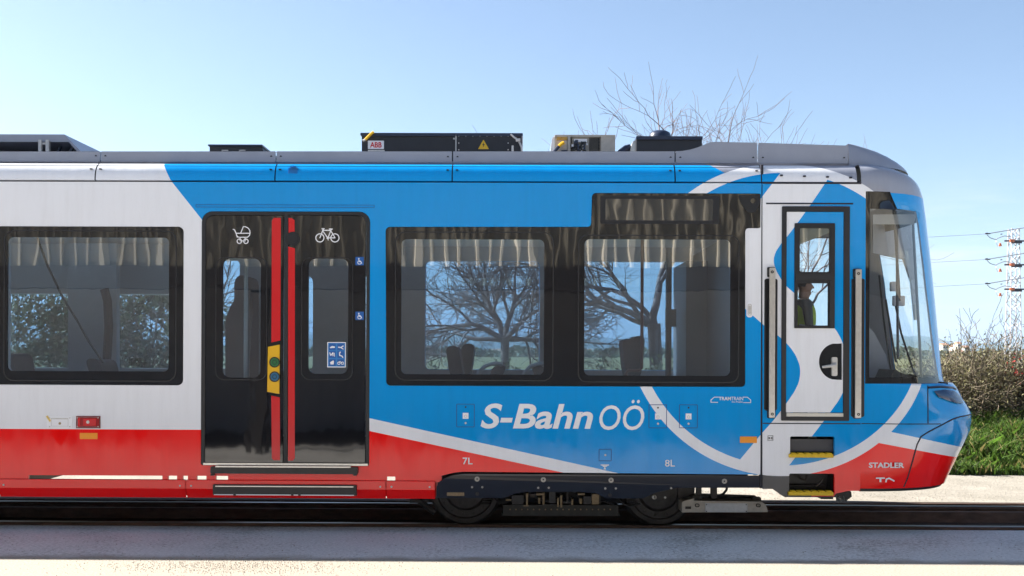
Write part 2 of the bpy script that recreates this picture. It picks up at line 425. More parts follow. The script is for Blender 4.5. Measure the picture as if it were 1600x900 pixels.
# ------------------------------------------------------------------ the ground and track
def ground_mat(name, a, b_, c, s1=0.35, s2=60, bmp=0.25, spots=None):
    m, n, l, b = newmat(name); b.inputs['Roughness'].default_value = 0.9; b.inputs['Specular IOR Level'].default_value = 0.2
    x = noise(n, l, s1, 6, 0.65); r = ramp(n, l, x.outputs['Fac'], [(0.3, a), (0.52, b_), (0.72, c)])
    y = noise(n, l, s2, 3, 0.7); r2 = ramp(n, l, y.outputs['Fac'], [(0.3, (0.72, 0.72, 0.72)), (0.65, (1.08, 1.08, 1.08))])
    if spots:      # exposed aggregate, stains
        w3 = noise(n, l, 26, 5, 0.75); w4 = noise(n, l, 0.9, 4, 0.6); ad = n.new('ShaderNodeMath'); ad.operation = 'MULTIPLY_ADD'; ad.inputs[1].default_value = -0.55; l.new(w4.outputs['Fac'], ad.inputs[0]); l.new(w3.outputs['Fac'], ad.inputs[2])
        r2b = ramp(n, l, ad.outputs[0], [(0.10, (0.62, 0.60, 0.57)), (0.19, (1, 1, 1))]); m2 = n.new('ShaderNodeMix'); m2.data_type = 'RGBA'; m2.blend_type = 'MULTIPLY'; m2.inputs['Factor'].default_value = 1
        l.new(r2.outputs[0], m2.inputs['A']); l.new(r2b.outputs[0], m2.inputs['B']); r2 = m2
    mx = n.new('ShaderNodeMix'); mx.data_type = 'RGBA'; mx.blend_type = 'MULTIPLY'; mx.inputs['Factor'].default_value = 1
    l.new(r.outputs[0], mx.inputs['A']); l.new(r2.outputs['Result'] if spots else r2.outputs[0], mx.inputs['B'])
    if spots:      # gritty strip in front of the tram's shadow, colour darkened to temper the sunlight
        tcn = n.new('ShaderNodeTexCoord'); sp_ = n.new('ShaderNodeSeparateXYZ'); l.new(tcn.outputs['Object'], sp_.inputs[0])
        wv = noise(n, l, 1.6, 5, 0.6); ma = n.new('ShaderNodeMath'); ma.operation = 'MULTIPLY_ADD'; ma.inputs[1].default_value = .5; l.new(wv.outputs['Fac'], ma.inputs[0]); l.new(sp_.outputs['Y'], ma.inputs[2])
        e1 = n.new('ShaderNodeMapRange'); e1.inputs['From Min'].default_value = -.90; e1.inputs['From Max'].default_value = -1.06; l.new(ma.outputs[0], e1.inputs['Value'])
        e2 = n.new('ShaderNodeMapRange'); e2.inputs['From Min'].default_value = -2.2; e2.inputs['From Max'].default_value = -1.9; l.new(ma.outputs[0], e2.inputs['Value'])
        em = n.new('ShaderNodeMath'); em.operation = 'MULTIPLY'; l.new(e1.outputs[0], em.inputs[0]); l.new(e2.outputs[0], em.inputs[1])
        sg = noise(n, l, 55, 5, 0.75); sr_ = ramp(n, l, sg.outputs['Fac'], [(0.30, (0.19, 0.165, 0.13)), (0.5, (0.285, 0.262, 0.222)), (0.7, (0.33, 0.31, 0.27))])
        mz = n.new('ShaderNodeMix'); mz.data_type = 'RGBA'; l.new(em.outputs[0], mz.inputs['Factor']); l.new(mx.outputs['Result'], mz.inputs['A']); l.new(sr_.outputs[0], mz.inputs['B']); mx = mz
    l.new(mx.outputs['Result'], b.inputs['Base Color']); bump(n, l, b, y.outputs['Fac'], bmp, 0.02); return m
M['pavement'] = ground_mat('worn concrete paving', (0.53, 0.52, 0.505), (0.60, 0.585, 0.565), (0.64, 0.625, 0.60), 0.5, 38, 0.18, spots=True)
M['gravel'] = ground_mat('pale gravel', (0.21, 0.195, 0.165), (0.27, 0.25, 0.215), (0.33, 0.305, 0.265), 1.2, 30, 0.5)
M['soil'] = ground_mat('dark oily track bed', (0.055, 0.038, 0.030), (0.080, 0.057, 0.045), (0.115, 0.083, 0.065), 2.5, 40, 0.8)
M['field'] = ground_mat('dry field', (0.10, 0.11, 0.045), (0.16, 0.145, 0.07), (0.21, 0.18, 0.10), 0.06, 3, 0.5)

PIT0, PIT1, PZ = 0.34, 2.36, -0.17
def slab(name, x0, y0, x1, y1, z, m, d=0.3):
    b = MB(); b.box(x0, y0, z-d, x1, y1, z); return tag(b.build(name, m), kind='structure')
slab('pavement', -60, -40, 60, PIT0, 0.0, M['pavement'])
slab('track_bed', -60, PIT0, 60, PIT1, PZ, M['soil'])
slab('gravel_path', -60, PIT1, 60, 6.2, -0.004, M['gravel'])
g = MB()
ys = [6.2, 12, 30, 80, 300, 1200, 6000, 9000]
g.sheet([[(x, y, -0.02 if y < 7 else (0.15 if y < 20 else 0.0)) for x in (-9000, -2000, -300, -60, 0, 60, 300, 2000, 9000)] for y in ys])
tag(g.build('field', M['field']), kind='structure')
g = MB(); g.sheet([[(x, y, -0.5) for x in (-9000, -60)] for y in (-300, 6.2)]); g.sheet([[(x, y, -0.5) for x in (60, 9000)] for y in (-300, 6.2)])
tag(g.build('terrain', M['field']), kind='structure')

def rail(yc):
    prof = [(-0.070, PZ+0.004), (0.070, PZ+0.004), (0.070, PZ+0.02), (0.012, PZ+0.035), (0.012, -0.042), (0.036, -0.034), (0.036, -0.006), (0.028, 0.0),
            (-0.028, 0.0), (-0.036, -0.006), (-0.036, -0.034), (-0.012, -0.042), (-0.012, PZ+0.035), (-0.070, PZ+0.02)]
    b = MB(); k = len(prof)
    b.add([(x, yc+y, z) for x in (-60, 60) for y, z in prof], [(i, (i+1) % k, (i+1) % k+k, i+k)[::-1] for i in range(k)])
    b.m = [1 if i in (6, 7, 8) else 0 for i in range(k)]
    return tag(b.build('rail', [M['rust'], M['railtop']]), kind='structure')
R0, R1 = 0.60, 2.05
rail(R0); rail(R1)
# guard flanges and steel edge angles that line the flangeways
for nm, y, h, w in (('track_edge', PIT0+0.025, -0.012, 0.024), ('track_edge', PIT1-0.025, -0.012, 0.024), ('guard_rail', R0+0.16, -0.045, 0.020), ('guard_rail', R1-0.16, -0.045, 0.020)):
    b = MB(); b.box(-60, y-w, PZ+0.003, 60, y+w, h); tag(b.build(nm, M['rust']), kind='structure')

# ------------------------------------------------------------------ the tram
TW = 2.65
tram = thing('tram', 'blue, white and red tram carriage standing on the rails, driver\'s cab at the right end', 'tram', (0, TW/2, 0))
XL = -14.0
Zt = gz(286, 700)                                   # top of the side walls
def build(b, name, m, parent=tram, **k): return b.build(name, m, parent, **k)
XCAB, XN = gx(1190), gx(1345)

W1 = (-14, 354, 286, 600.5); 
black_outline = ppoly([(603, 366)]) + []
def fil(pts, r):
    """round the corners of a pixel polygon"""
    out = []
    n_ = len(pts)
    for i, (x, y) in enumerate(pts):
        a, c = pts[i-1], pts[(i+1) % n_]
        va = (a[0]-x, a[1]-y); vc = (c[0]-x, c[1]-y); la = math.hypot(*va); lc = math.hypot(*vc)
        q = min(r, la/2, lc/2)
        out += bezier((x+va[0]/la*q, y+va[1]/la*q), (x, y), (x+vc[0]/lc*q, y+vc[1]/lc*q), 5)
    return out
BW = fil([(603, 355), (924, 355), (925.5, 302), (1191.5, 303), (1191, 356), (1164, 356), (1164, 604), (604, 602)], 7)
def grow_poly(P, g):
    A = sum(P[i][0]*P[(i+1) % len(P)][1]-P[(i+1) % len(P)][0]*P[i][1] for i in range(len(P)))
    s = 1 if A > 0 else -1; out = []; n_ = len(P)
    for i in range(n_):
        a, b_, c = P[i-1], P[i], P[(i+1) % n_]
        d1 = (b_[0]-a[0], b_[1]-a[1]); d2 = (c[0]-b_[0], c[1]-b_[1])
        l1 = math.hypot(*d1) or 1; l2 = math.hypot(*d2) or 1
        nx = d1[1]/l1+d2[1]/l2; nz = -d1[0]/l1-d2[0]/l2; ln = math.hypot(nx, nz) or 1
        out.append((b_[0]+s*nx/ln*g, b_[1]+s*nz/ln*g))
    return out
# main side wall ------------------------------------------------------
zb = gz(745, 300)
x_end = gx(1189)
door_r = (11, 11, 15, 15)
bwm = ppoly(BW)
bwm_in = [(min(x, x_end-0.012), z) for x, z in bwm]
outer = [(XL, zb), (gx(676, 745), gz(745, 676))] + ppoly(bezier((686, 745), (702, 738.5), (724, 737), 6)) + [(x_end, gz(741.5, 1188)), (x_end, gz(286.5, 1188)), (XL, gz(284.5, 100))]
left_win = [(gx(-262), gx(-30))]
holes = [prr(-226, 354, 286, 600.5, 8, grow=0.004), prr(315, 331, 577, 727, (3, 3, 16, 16), grow=0.004), grow_poly(bwm_in, 0.004),
         rr(-10.6, gz(600), -7.2, gz(354), 0.05)]
b = MB(); b.plate(outer, holes, 0.0, 0.05); build(b, 'side_wall', M['livery'])
# far side: same openings, mirrored
fo = [(XL, 0.42), (XN, 0.42), (XN, gz(286)), (XL, gz(286))]
zw0, zw1 = gz(584), gz(372)
far_holes = [rr(gx(12), zw0, gx(264), zw1, 0.06), rr(gx(627), zw0, gx(850), zw1, 0.06), rr(gx(908), zw0, gx(1143), zw1, 0.06),
             rr(gx(348), gz(590), gx(407), gz(402), 0.08), rr(gx(482), gz(590), gx(544), gz(402), 0.08), rr(gx(1205), gz(545), gx(1332), gz(330), 0.06),
             rr(-10.6, zw0, -8.6, zw1, 0.06), rr(-8.2, zw0, -6.55, zw1, 0.06), rr(-6.35, zw0, -5.25, zw1, 0.06)]
b = MB(); b.plate(fo, far_holes, TW, TW-0.05); build(b, 'side_wall', M['livery'])
for h in far_holes:
    c = MB(); xs_ = [p[0] for p in h]; zs_ = [p[1] for p in h]
    c.add([(min(xs_), TW-0.02, min(zs_)), (max(xs_), TW-0.02, min(zs_)), (max(xs_), TW-0.02, max(zs_)), (min(xs_), TW-0.02, max(zs_))], [(0, 1, 2, 3)])
    build(c, 'window', M['glass'])

# windows: black glass border (opaque) with a clear pane and a gasket line
def window(outer, gask, clear, name='window', parent=tram, lab=None):
    b = MB(); b.plate(outer, clear, -0.002, 0.014); w = build(b, name, M['blackglass'], parent)
    for h in clear:
        xs_ = [p[0] for p in h]; zs_ = [p[1] for p in h]
        c = MB(); X0, X1, Z0, Z1 = min(xs_)-0.004, max(xs_)+0.004, min(zs_)-0.004, max(zs_)+0.004
        c.add([(X0, 0.004, Z0), (X1, 0.004, Z0), (X1, 0.004, Z1), (X0, 0.004, Z1)], [(0, 1, 2, 3)])
        build(c, 'pane', M['glass'], w)
    for gp in gask:
        c = MB(); c.plate(gp, [grow_poly(gp, -0.010)], -0.0055, -0.001); build(c, 'gasket', M['rubber'], w)
    return w
w1 = window(prr(-226, 354, 286, 600.5, 8), [prr(6, 360, 276, 596, 16), prr(-222, 360, -4, 596, 16)], [prr(12, 371, 264, 580, 8), prr(-216, 371, -14, 580, 8)])
w2 = window(bwm_in, [prr(617, 362, 865, 595, 16), prr(903, 367, 1155, 598, 14)], [prr(627, 374, 850, 585, 8), prr(913, 374, 1141, 587, 8)])
c = MB(); c.plate(rr(-10.6, gz(600), -7.2, gz(354), 0.05), [rr(-10.4, zw0, -7.4, zw1, 0.05)], -0.002, 0.014); wx = build(c, 'window', M['blackglass'])
c = MB(); c.add([(-10.41, .004, zw0-.004), (-7.39, .004, zw0-.004), (-7.39, .004, zw1+.004), (-10.41, .004, zw1+.004)], [(0, 1, 2, 3)]); build(c, 'pane', M['glass'], wx)
# mullion behind the far left window edge
# destination display and the little camera behind the black band
b = MB(); b.plate(prr(938, 306, 1124, 350, 3), [prr(946, 311, 1114, 344.5, 2)], -0.006, -0.001); dd = build(b, 'destination_display', M['black'])
def displaymat():
    m, n, l, bb = newmat('unlit display'); bb.inputs['Base Color'].default_value = (0.022, 0.022, 0.024, 1); bb.inputs['Roughness'].default_value = 0.03
    bb.inputs['IOR'].default_value = 1.9
    x = noise(n, l, 2.0, 2, 0.4, stretch=(1.5, 1, 1)); bump(n, l, bb, x.outputs['Fac'], 0.04, 0.05); return m
M['display'] = displaymat()
b = MB(); b.plate(prr(946, 311, 1114, 344.5, 2), (), -0.004, -0.001); build(b, 'display_screen', M['display'], dd)
b = MB(); b.plate(fil([(1153, 305), (1189, 305), (1187, 318), (1180, 332), (1168, 332), (1158, 318)], 3), (), -0.03, -0.001) if False else b.plate(ppoly(fil([(1153, 305), (1188, 305), (1187, 318), (1180, 332), (1168, 332), (1158, 318)], 3)), (), -0.012, -0.001)
cm = build(b, 'rear_view_camera', M['black'], bevel=0.004)
b = MB(); b.plate(pcirc(1176, 314, 4), (), -0.018, -0.011); build(b, 'camera_lens', M['blackglass'], cm)
# white panel right of the black band with an oval lamp
b = MB(); b.plate(prr(1165.5, 356.5, 1189, 510, (0, 0, 0, 6)), (), 0.0015, 0.004) if False else None

# passenger door ------------------------------------------------------
db = MB(); db.plate(prr(315, 331, 577, 727, (3, 3, 16, 16)), [prr(320.5, 336, 443.5, 723, (2, 2, 2, 13)), prr(449.5, 336, 572, 723, (2, 2, 13, 2))], -0.001, 0.04)
door = build(db, 'passenger_door', M['rubber'])
def leaf(x0, x1, cor, wo, wc):
    b = MB(); b.plate(prr(x0, 337, x1, 722.5, cor), [prr(*wc)], -0.004, 0.02); lf = build(b, 'door_leaf', M['blackglass'], door)
    return lf
lf1 = leaf(321.5, 442.5, (2, 2, 2, 12), None, (348, 404, 407.5, 590, 11))
lf2 = leaf(450.5, 571, (2, 2, 12, 2), None, (482, 404, 544, 584, 11))
for wc, go in (((348, 404, 407.5, 590), (337, 402, 417.5, 594)), ((482, 404, 544, 584), (471, 402, 551.5, 594))):
    h = prr(*wc, 0, grow=0.004); xs_ = [p[0] for p in h]; zs_ = [p[1] for p in h]
    c = MB(); c.add([(min(xs_), 0.006, min(zs_)), (max(xs_), 0.006, min(zs_)), (max(xs_), 0.006, max(zs_)), (min(xs_), 0.006, max(zs_))], [(0, 1, 2, 3)])
    build(c, 'door_pane', M['glass'], door)
    c = MB(); gp = prr(*go, 14); c.plate(gp, [grow_poly(gp, -0.007)], -0.0075, -0.003); build(c, 'door_gasket', M['rubber'], door)
y_f = -0.0062
b = MB(); b.plate(ppoly([(425, 345), (428, 340.5), (439, 340.5), (438.2, 532), (424.3, 535)]), (), y_f, -0.003); build(b, 'red_strip', M['redfilm'], door)
b = MB(); b.plate(ppoly([(424, 618), (437.5, 621), (437.8, 719), (428, 719), (425, 716)]), (), y_f, -0.003); build(b, 'red_strip', M['redfilm'], door)
b = MB(); b.plate(ppoly([(450.8, 340.5), (456, 341), (460.5, 344), (460.5, 362), (451, 364)]), (), y_f, -0.003); build(b, 'red_strip', M['redfilm'], door)
b = MB(); b.plate(ppoly([(450.5, 385.5), (461, 388), (460.8, 716), (458, 719.5), (450.3, 719.5)]), (), y_f, -0.003); build(b, 'red_strip', M['redfilm'], door)
b = MB(); b.plate(pcirc(458, 373.5, 11), (), -0.014, -0.003); b.plate(pcirc(458, 373.5, 6), (), -0.018, -0.013); build(b, 'door_lock', M['black'], door, bevel=0.003)
b = MB(); b.plate(ppoly([(419.5, 542), (437.6, 538.5), (437, 615.5), (418.3, 612)]), (), -0.022, -0.003); pn = build(b, 'button_panel', M['yellow'], door, bevel=0.003)
for py, mk in ((566, 'green'), (588.5, 'bluebtn')):
    X, Z = at(430, py)
    b = MB(); b.plate(circ(X, Z, 8.3/162), [circ(X, Z, 6.6/162)], -0.028, -0.02, 0); b.plate(circ(X, Z, 6.4/162), (), -0.026, -0.02, 1)
    b.plate(circ(X, Z, 3.6/162, 16), [circ(X, Z, 2.6/162, 16)], -0.0275, -0.0255, 0)
    build(b, 'door_button', [M['black'], M[mk]], pn)
# print on the door
s = Strokes(-0.0056)
s.line([(364.3, 358.5), (366.5, 359), (369.3, 365), (371, 371)], 1.5); s.line([(369, 364.6), (391, 364.6)], 1.5)
s.line([(371, 369.5), (373.5, 370.8), (387, 370.8), (390, 368), (391, 364), (390.5, 360), (388, 356.5), (384, 354.5), (380.5, 354.2), (376.5, 364)], 1.4)
s.line([(376, 371), (374.5, 375)], 1.2); s.line([(382.5, 371), (384.5, 375)], 1.2); s.line([(375, 376.5), (384, 376.5)], 1.3)
s.ring(374.3, 377, 3.5, 1.5); s.ring(384.5, 377, 3.5, 1.5)
build(s, 'pram_symbol', M['print_white'], lf1)
s = Strokes(-0.0056)
s.ring(500, 371.8, 6.4, 1.5); s.ring(523.5, 371.8, 6.4, 1.5)
s.line([(500, 371.8), (505.2, 358.2)], 1.5); s.line([(503, 357.6), (507, 357.6)], 1.6); s.line([(504.7, 360), (517.3, 360)], 1.5)
s.line([(504.8, 361.5), (512, 371.5)], 1.5); s.line([(512.5, 372), (517.8, 358.6)], 1.5); s.line([(514.5, 358), (519.8, 358)], 1.6)
s.line([(517, 360.5), (523.8, 371.8)], 1.4); s.line([(512, 371.8), (523.5, 371.8)], 1.4); s.disc(512.3, 372, 1.9); s.line([(512.6, 372), (513, 375.5)], 1.2)
build(s, 'bicycle_symbol', M['print_white'], lf2)
for (px, py) in ((562, 408), (562, 493.5)):
    b = MB(); b.plate(prr(px-6.5, py-6.5, px+6.5, py+6.5, 0.6), (), -0.0052, -0.003); wc_ = build(b, 'wheelchair_sign', M['print_blue'], lf2)
    s = Strokes(-0.0062); s.ring(px-.2, py+2.2, 2.7, 1.0, 16); s.disc(px-1.2, py-3.6, 1.1); s.line([(px-1.2, py-2.4), (px-.7, py+.9), (px+2.1, py+.9), (px+3.4, py+3.6)], 1.1)
    build(s, 'wheelchair_symbol', M['print_white'], wc_)
b = MB(); b.plate(prr(511.5, 534.5, 540.5, 574, 0.5), (), -0.0056, -0.0035); wb = build(b, 'notice_board', M['print_white'], lf2)
b = MB(); b.plate(prr(512.8, 535.8, 539.2, 572.7, 0.3), (), -0.0064, -0.005); build(b, 'notice_ground', M['print_lightblue'], wb)
s0 = MB(); s = Strokes(-0.0082)
for i, cx_ in enumerate((519.5, 532.5)):
    for j, cy_ in enumerate((542, 554, 566.5)):
        s0.plate(prr(cx_-5.2, cy_-5.2, cx_+5.2, cy_+5.2), (), -0.0070, -0.0062)
        k = i*3+j
        if k == 0: s.poly([(515.5, 543), (519, 540.5), (523.5, 541.5), (523.5, 543.5), (516, 544)])
        elif k == 1: s.line([(515.5, 551), (517, 555.5), (520.5, 551), (520.5, 556)], 1.5); s.line([(522.5, 551.5), (522.8, 557)], 1)
        elif k == 2: s.poly([(515.8, 566), (521, 563), (522.2, 565), (521.5, 569.5), (516.8, 569.5)])
        elif k == 3: s.line([(529, 542.5), (533, 543), (536.5, 540.5)], 1.8); s.line([(532.5, 543), (536.5, 545.5)], 1.3)
        elif k == 4: s.line([(530.8, 551), (531, 555.5), (534, 556), (536, 558.5)], 1.6); s.disc(531.8, 550.4, 1.1)
        else: s.ring(529.7, 567.5, 2, 1, 14); s.ring(535.3, 567.5, 2, 1, 14); s.line([(529.7, 567), (531.5, 564.5), (534, 567), (535.2, 567)], 0.9)
build(s0, 'notice_field', M['print_blue'], wb); build(s, 'notice_symbol', M['print_white'], wb)
# threshold and retractable step
b = MB(); b.plate(prr(318, 723.8, 575, 727, 0), (), -0.012, 0.03); build(b, 'door_sill', M['steel'], door)
b = MB(); b.cbox(gx(331, 733), -0.05, gz(739.5, 445), gx(560, 733), 0.03, gz(729, 445), 0.006); b.box(gx(340), -0.056, gz(729.5, 445), gx(550), -0.02, gz(727.6, 445), 1)
for px in (334, 556): b.box(gx(px-2), -0.045, gz(742.5, px), gx(px+3), 0.02, gz(739.6, px))
build(b, 'step_cassette', [M['black'], M['steel']], door)
# slot line above the door
b = MB(); q = prr(306, 319.8, 585, 324.3); b.plate(q, [grow_poly(q, -0.006)], -0.0022, 0.001); build(b, 'slot_cover', M['seam_blue'])

# roof cove and grey fairing, in segments with open seams -------------
def cove_prof(k):                       # quarter ellipse from the side wall top inward
    zt, z0 = gz(253.5, 700), gz(282.5, 700)
    return [(0.001+0.13*(1-cos(a)), z0+(zt-z0)*sin(a)) for a in [pi/2*i/k for i in range(k+1)]]
CP = cove_prof(10)
CPX = [-1500, 148.5, 429.5, 706.5, 1055, 1190, 1340]
def segs(lims, gap=0.006):
    for a, c in zip(lims[:-1], lims[1:]):
        yield (XL if a < -1000 else gx(a, 268)+gap), gx(c, 268)-gap
for x0, x1 in segs(CPX):
    nb = 3
    grid = [[(x, y, z + (-0.015*0)) for x in [x0+(x1-x0)*i/nb for i in range(nb+1)]] for y, z in [(0.03, CP[0][1]-0.004)]+CP+[(0.22, CP[-1][1]+0.001)]]
    b = MB(); b.sheet(grid); cp = build(b, 'cove_panel', M['livery'], smooth=50)
    # end lips so the seams read as gaps between panels
    if x1 < XN-0.2:
        c = MB()
        for xx, off in ((x0, -0.02), (x1, -0.045)):
            for dz in ():
                pass
        for sx in ((x1-0.05, x1-0.028), (x0+0.028, x0+0.05)):
            c.box(sx[0], 0.008, gz(265.8, 700), sx[1], 0.03, gz(264.2, 700))
        build(c, 'panel_latch', M['seam'], cp)
# far side cove (mirror) and the roof skin
b = MB(); b.sheet([[(x, TW-y, z) for x in (XL, XN)] for y, z in [(0.03, CP[0][1]-0.004)]+CP+[(0.22, CP[-1][1]+0.001)]], flip=True); build(b, 'cove_panel', M['livery'], smooth=50)
ZR = gz(246, 700)
b = MB(); b.box(XL, 0.20, ZR-0.05, XN-0.01, TW-0.20, ZR); build(b, 'roof', M['grey_paint'])
b = MB(); b.box(XL, 0.05, Zt-0.02, XN, 0.20, CP[0][1]+0.02); b.box(XL, 0.055, CP[0][1]-0.03, x_end, 0.07, CP[-1][1]-0.03); build(b, 'roof_gutter', M['seam'])
YF = 0.155
zf0 = gz(253.5, 700, YF)-0.004
top_line = [(-1700, 237), (1053, 236.6), (1066, 236), (1078, 234), (1090, 230.5), (1101, 226), (1109, 223), (1117, 221.8), (1183, 223.3), (1325, 227.8)]
def top_at(px): return float(np.interp(px, [p[0] for p in top_line], [p[1] for p in top_line]))
FPXS = [-1500, 157, 431, 707, 1055, 1184, 1326]
for a, c in zip(FPXS[:-1], FPXS[1:]):
    x0 = XL if a < -1000 else gx(a, 245, YF)+0.007; x1 = gx(c, 245, YF)-0.007
    pxs = [a, c]+[p[0] for p in top_line if a < p[0] < c]; pxs.sort()
    topP = []
    for p in pxs:
        X = min(max(gx(p, 240, YF), x0), x1); topP.append((X, gz(top_at(p), p, YF)))
    b = MB(); b.plate([(x0, zf0), (x1, zf0)]+topP[::-1], (), YF, YF+0.03)
    # folded top edge
    for (xa, za), (xb, zb_) in zip(topP[:-1], topP[1:]):
        if xb-xa > 1e-4: b.add([(xa, YF, za+0.0015), (xb, YF, zb_+0.0015), (xb, YF+0.07, zb_+0.0015), (xa, YF+0.07, za+0.0015)], [(0, 1, 2, 3)])
    fp = build(b, 'roof_fairing', M['grey_paint'])
    c_ = MB()
    for xx in (x1-0.05, x0+0.03):
        if xx > -6: c_.plate(bezier((xx, gz(245.5, 700, YF)), (xx+0.012, gz(241.5, 700, YF)), (xx+0.025, gz(245.5, 700, YF)), 5)+[(xx+0.018, gz(245.8, 700, YF)), (xx+0.007, gz(245.8, 700, YF))], (), YF-0.004, YF+0.001)
    if c_.v: build(c_, 'fairing_latch', M['seam'], fp)
b = MB(); b.plate([(XL, zf0), (XN, zf0), (XN, gz(237)), (XL, gz(237))], (), TW-YF, TW-YF-0.03); build(b, 'roof_fairing', M['grey_paint'])
# dark gutter gap under the cove, small round vent grille
b = MB(); X, Z = at(457, 264.5)
for k in range(7):
    zz = Z+0.036-k*0.012; w_ = 0.045 if k > 1 else 0.045-0.015*(2-k)
    b.box(X-w_*(1.0), 0.004+0.02*(6-k)/6, zz, X+w_, 0.03+0.02*(6-k)/6, zz+0.005)
build(b, 'vent_grille', M['print_lightblue'])

# roof equipment -------------------------------------------------------
YE = 0.55
def eq(px0, py0, px1, py1, Y=YE, d=1.4):
    return gx(px0, py0, Y), gz(py1, px0, Y), gx(px1, py0, Y), gz(py0, px1, Y)
# main converter box
x0, z0, x1, z1 = eq(563.5, 209.5, 817, 246)
z0 = ZR-0.02; zl = gz(213, 690, YE)
b = MB(); b.box(x0+0.012, YE, z0, x1-0.02, YE+1.45, zl); cb = build(b, 'converter_box', M['charcoal'])
b = MB(); b.cbox(x0, YE-0.02, zl, x1, YE+1.47, gz(208.3, 690, YE), 0.006); build(b, 'box_lid', M['lid'], cb)
b = MB(); b.plate(prr(714.5, 211, 797.5, 240, 0, YE), (), YE-0.012, YE-0.001); bp = build(b, 'bolted_cover', M['charcoal'], cb)
b = MB()
for px in np.linspace(717, 794, 8):
    b.plate(pcirc(px, 212.8, 1.0, YE, 8), (), YE-0.018, YE-0.011)
for py in (224, 234.5):
    for px in (717, 794): b.plate(pcirc(px, py, 1.0, YE, 8), (), YE-0.018, YE-0.011)
build(b, 'bolt', M['steel'], bp)
b = MB(); b.box(gx(711.6, 225, YE), YE-0.02, z0, gx(713.4, 225, YE), YE-0.001, gz(209.5, 712, YE)-.01); b.plate(pcirc(709.5, 217, 1.3, YE, 8), (), YE-0.02, YE-0.001); build(b, 'edge_strip', M['alu'], cb)
b = MB(); b.plate(ppoly(fil([(747, 233.3), (764, 233.3), (755.5, 218.5)], 1.2), YE), (), YE-0.016, YE-0.0115); ws = build(b, 'warning_sign', M['warn'], cb)
b = MB(); b.plate(ppoly([(756.6, 222), (753.6, 227.3), (755.4, 227.2), (754.4, 231.2), (757.7, 225.8), (755.8, 225.9)], YE), (), YE-0.018, YE-0.0158); build(b, 'lightning_bolt', M['black'], ws)
b = MB(); b.plate(prr(575, 220, 600, 232.8, 0.8, YE), (), YE-0.008, YE-0.001); pl = build(b, 'maker_plate', M['print_white'], cb)
b = MB(); b.plate(prr(575, 234.3, 601, 240, 0.4, YE), (), YE-0.006, YE-0.001); build(b, 'data_plate', M['alu'], cb)
def text(body, px0, py0, px1, py1, m, parent, name='lettering', yf=-0.0045, th=0.0015, shear=0.0, off=0.0, Y=0.0):
    cu = bpy.data.curves.new('t', 'FONT'); cu.body = body; cu.size = 1; cu.shear = shear; cu.offset = off; cu.fill_mode = 'FRONT'; cu.resolution_u = 4
    o = bpy.data.objects.new('t', cu); COL.objects.link(o)
    dg = bpy.context.evaluated_depsgraph_get(); me = bpy.data.meshes.new_from_object(o.evaluated_get(dg))
    bpy.data.objects.remove(o); bpy.data.curves.remove(cu)
    vs = [v.co for v in me.vertices]; fs = [tuple(p.vertices) for p in me.polygons]
    ax, bx = min(v.x for v in vs), max(v.x for v in vs); ay, by = min(v.y for v in vs), max(v.y for v in vs)
    my, mx_ = (py0+py1)/2, (px0+px1)/2
    X0, X1 = gx(px0, my, Y), gx(px1, my, Y); Z1, Z0 = gz(py0, mx_, Y), gz(py1, mx_, Y)
    P = [(X0+(v.x-ax)/(bx-ax)*(X1-X0), Z0+(v.y-ay)/(by-ay)*(Z1-Z0)) for v in vs]
    b = MB(); b.add([(x, yf, z) for x, z in P], fs)
    # rim walls along boundary edges
    cnt = {}
    for f in fs:
        for i in range(len(f)):
            e = (f[i], f[(i+1) % len(f)]); cnt[e] = 1
    for (i, j) in list(cnt):
        if (j, i) not in cnt:
            b.add([(P[i][0], yf, P[i][1]), (P[j][0], yf, P[j][1]), (P[j][0], yf+th, P[j][1]), (P[i][0], yf+th, P[i][1])], [(1, 0, 3, 2)])
    bpy.data.meshes.remove(me)
    return b.build(name, m, parent)
text('ABB', 578.5, 222.3, 596.5, 230.8, M['redfilm'], pl, yf=YE-0.010, th=0.0018, off=0.02, Y=YE)
b = MB(); p = [(568, 221.5), (572, 219.5), (577, 214.5), (581, 210.5), (585, 207.5)]
b.tube([(gx(x, y, YE), YE-0.05, gz(y, x, YE)) for x, y in p[1:]], 0.014, 8, 0); b.tube([(gx(x, y, YE), YE-0.05, gz(y, x, YE)) for x, y in p[:2]], 0.011, 8, 1)
build(b, 'earth_cable', [M['yellow'], M['alu']], cb, smooth=True)
b = MB(); p = [(798, 211.5), (803, 216), (809, 220), (812, 225), (815, 232), (815.5, 240)]
b.tube([(gx(x, y, YE), YE-0.06, gz(y, x, YE)) for x, y in p], 0.010, 7); b.tube([(gx(801, 229, YE), YE-0.05, gz(229, 801, YE)), (gx(801, 240, YE), YE-0.05, gz(240, 801, YE))], 0.012, 7)
b.tube([(gx(806, 221, YE), YE-0.07, gz(221, 806, YE)), (gx(813, 221, YE), YE-0.07, gz(221, 813, YE))], 0.018, 7)
build(b, 'hose', M['alu'], cb, smooth=True)
# small vent box
b = MB(); xa, xb, xc = gx(326, 230, YE), gx(409, 230, YE), gx(421, 238, YE); zt = gz(229, 370, YE)
b.plate([(xa+.01, ZR-.02), (xc, ZR-.02), (xb, zt), (xa+.01, zt)], (), YE, YE+1.3); vb = build(b, 'ventilation_box', M['charcoal'])
b = MB(); b.box(xa, YE-0.02, zt, xb+.01, YE+1.32, gz(226.3, 370, YE)); build(b, 'box_lid', M['lid'], vb)
b = MB()
for px in (347, 374): b.box(gx(px, 235, YE), YE-0.02, gz(239, px, YE), gx(px+1.3, 235, YE), YE-0.001, gz(234.5, px, YE)); b.box(gx(px, 235, YE), YE-0.02, gz(236, px, YE), gx(px+10, 235, YE), YE-0.004, gz(234.6, px, YE))
build(b, 'handle', M['alu'], vb)
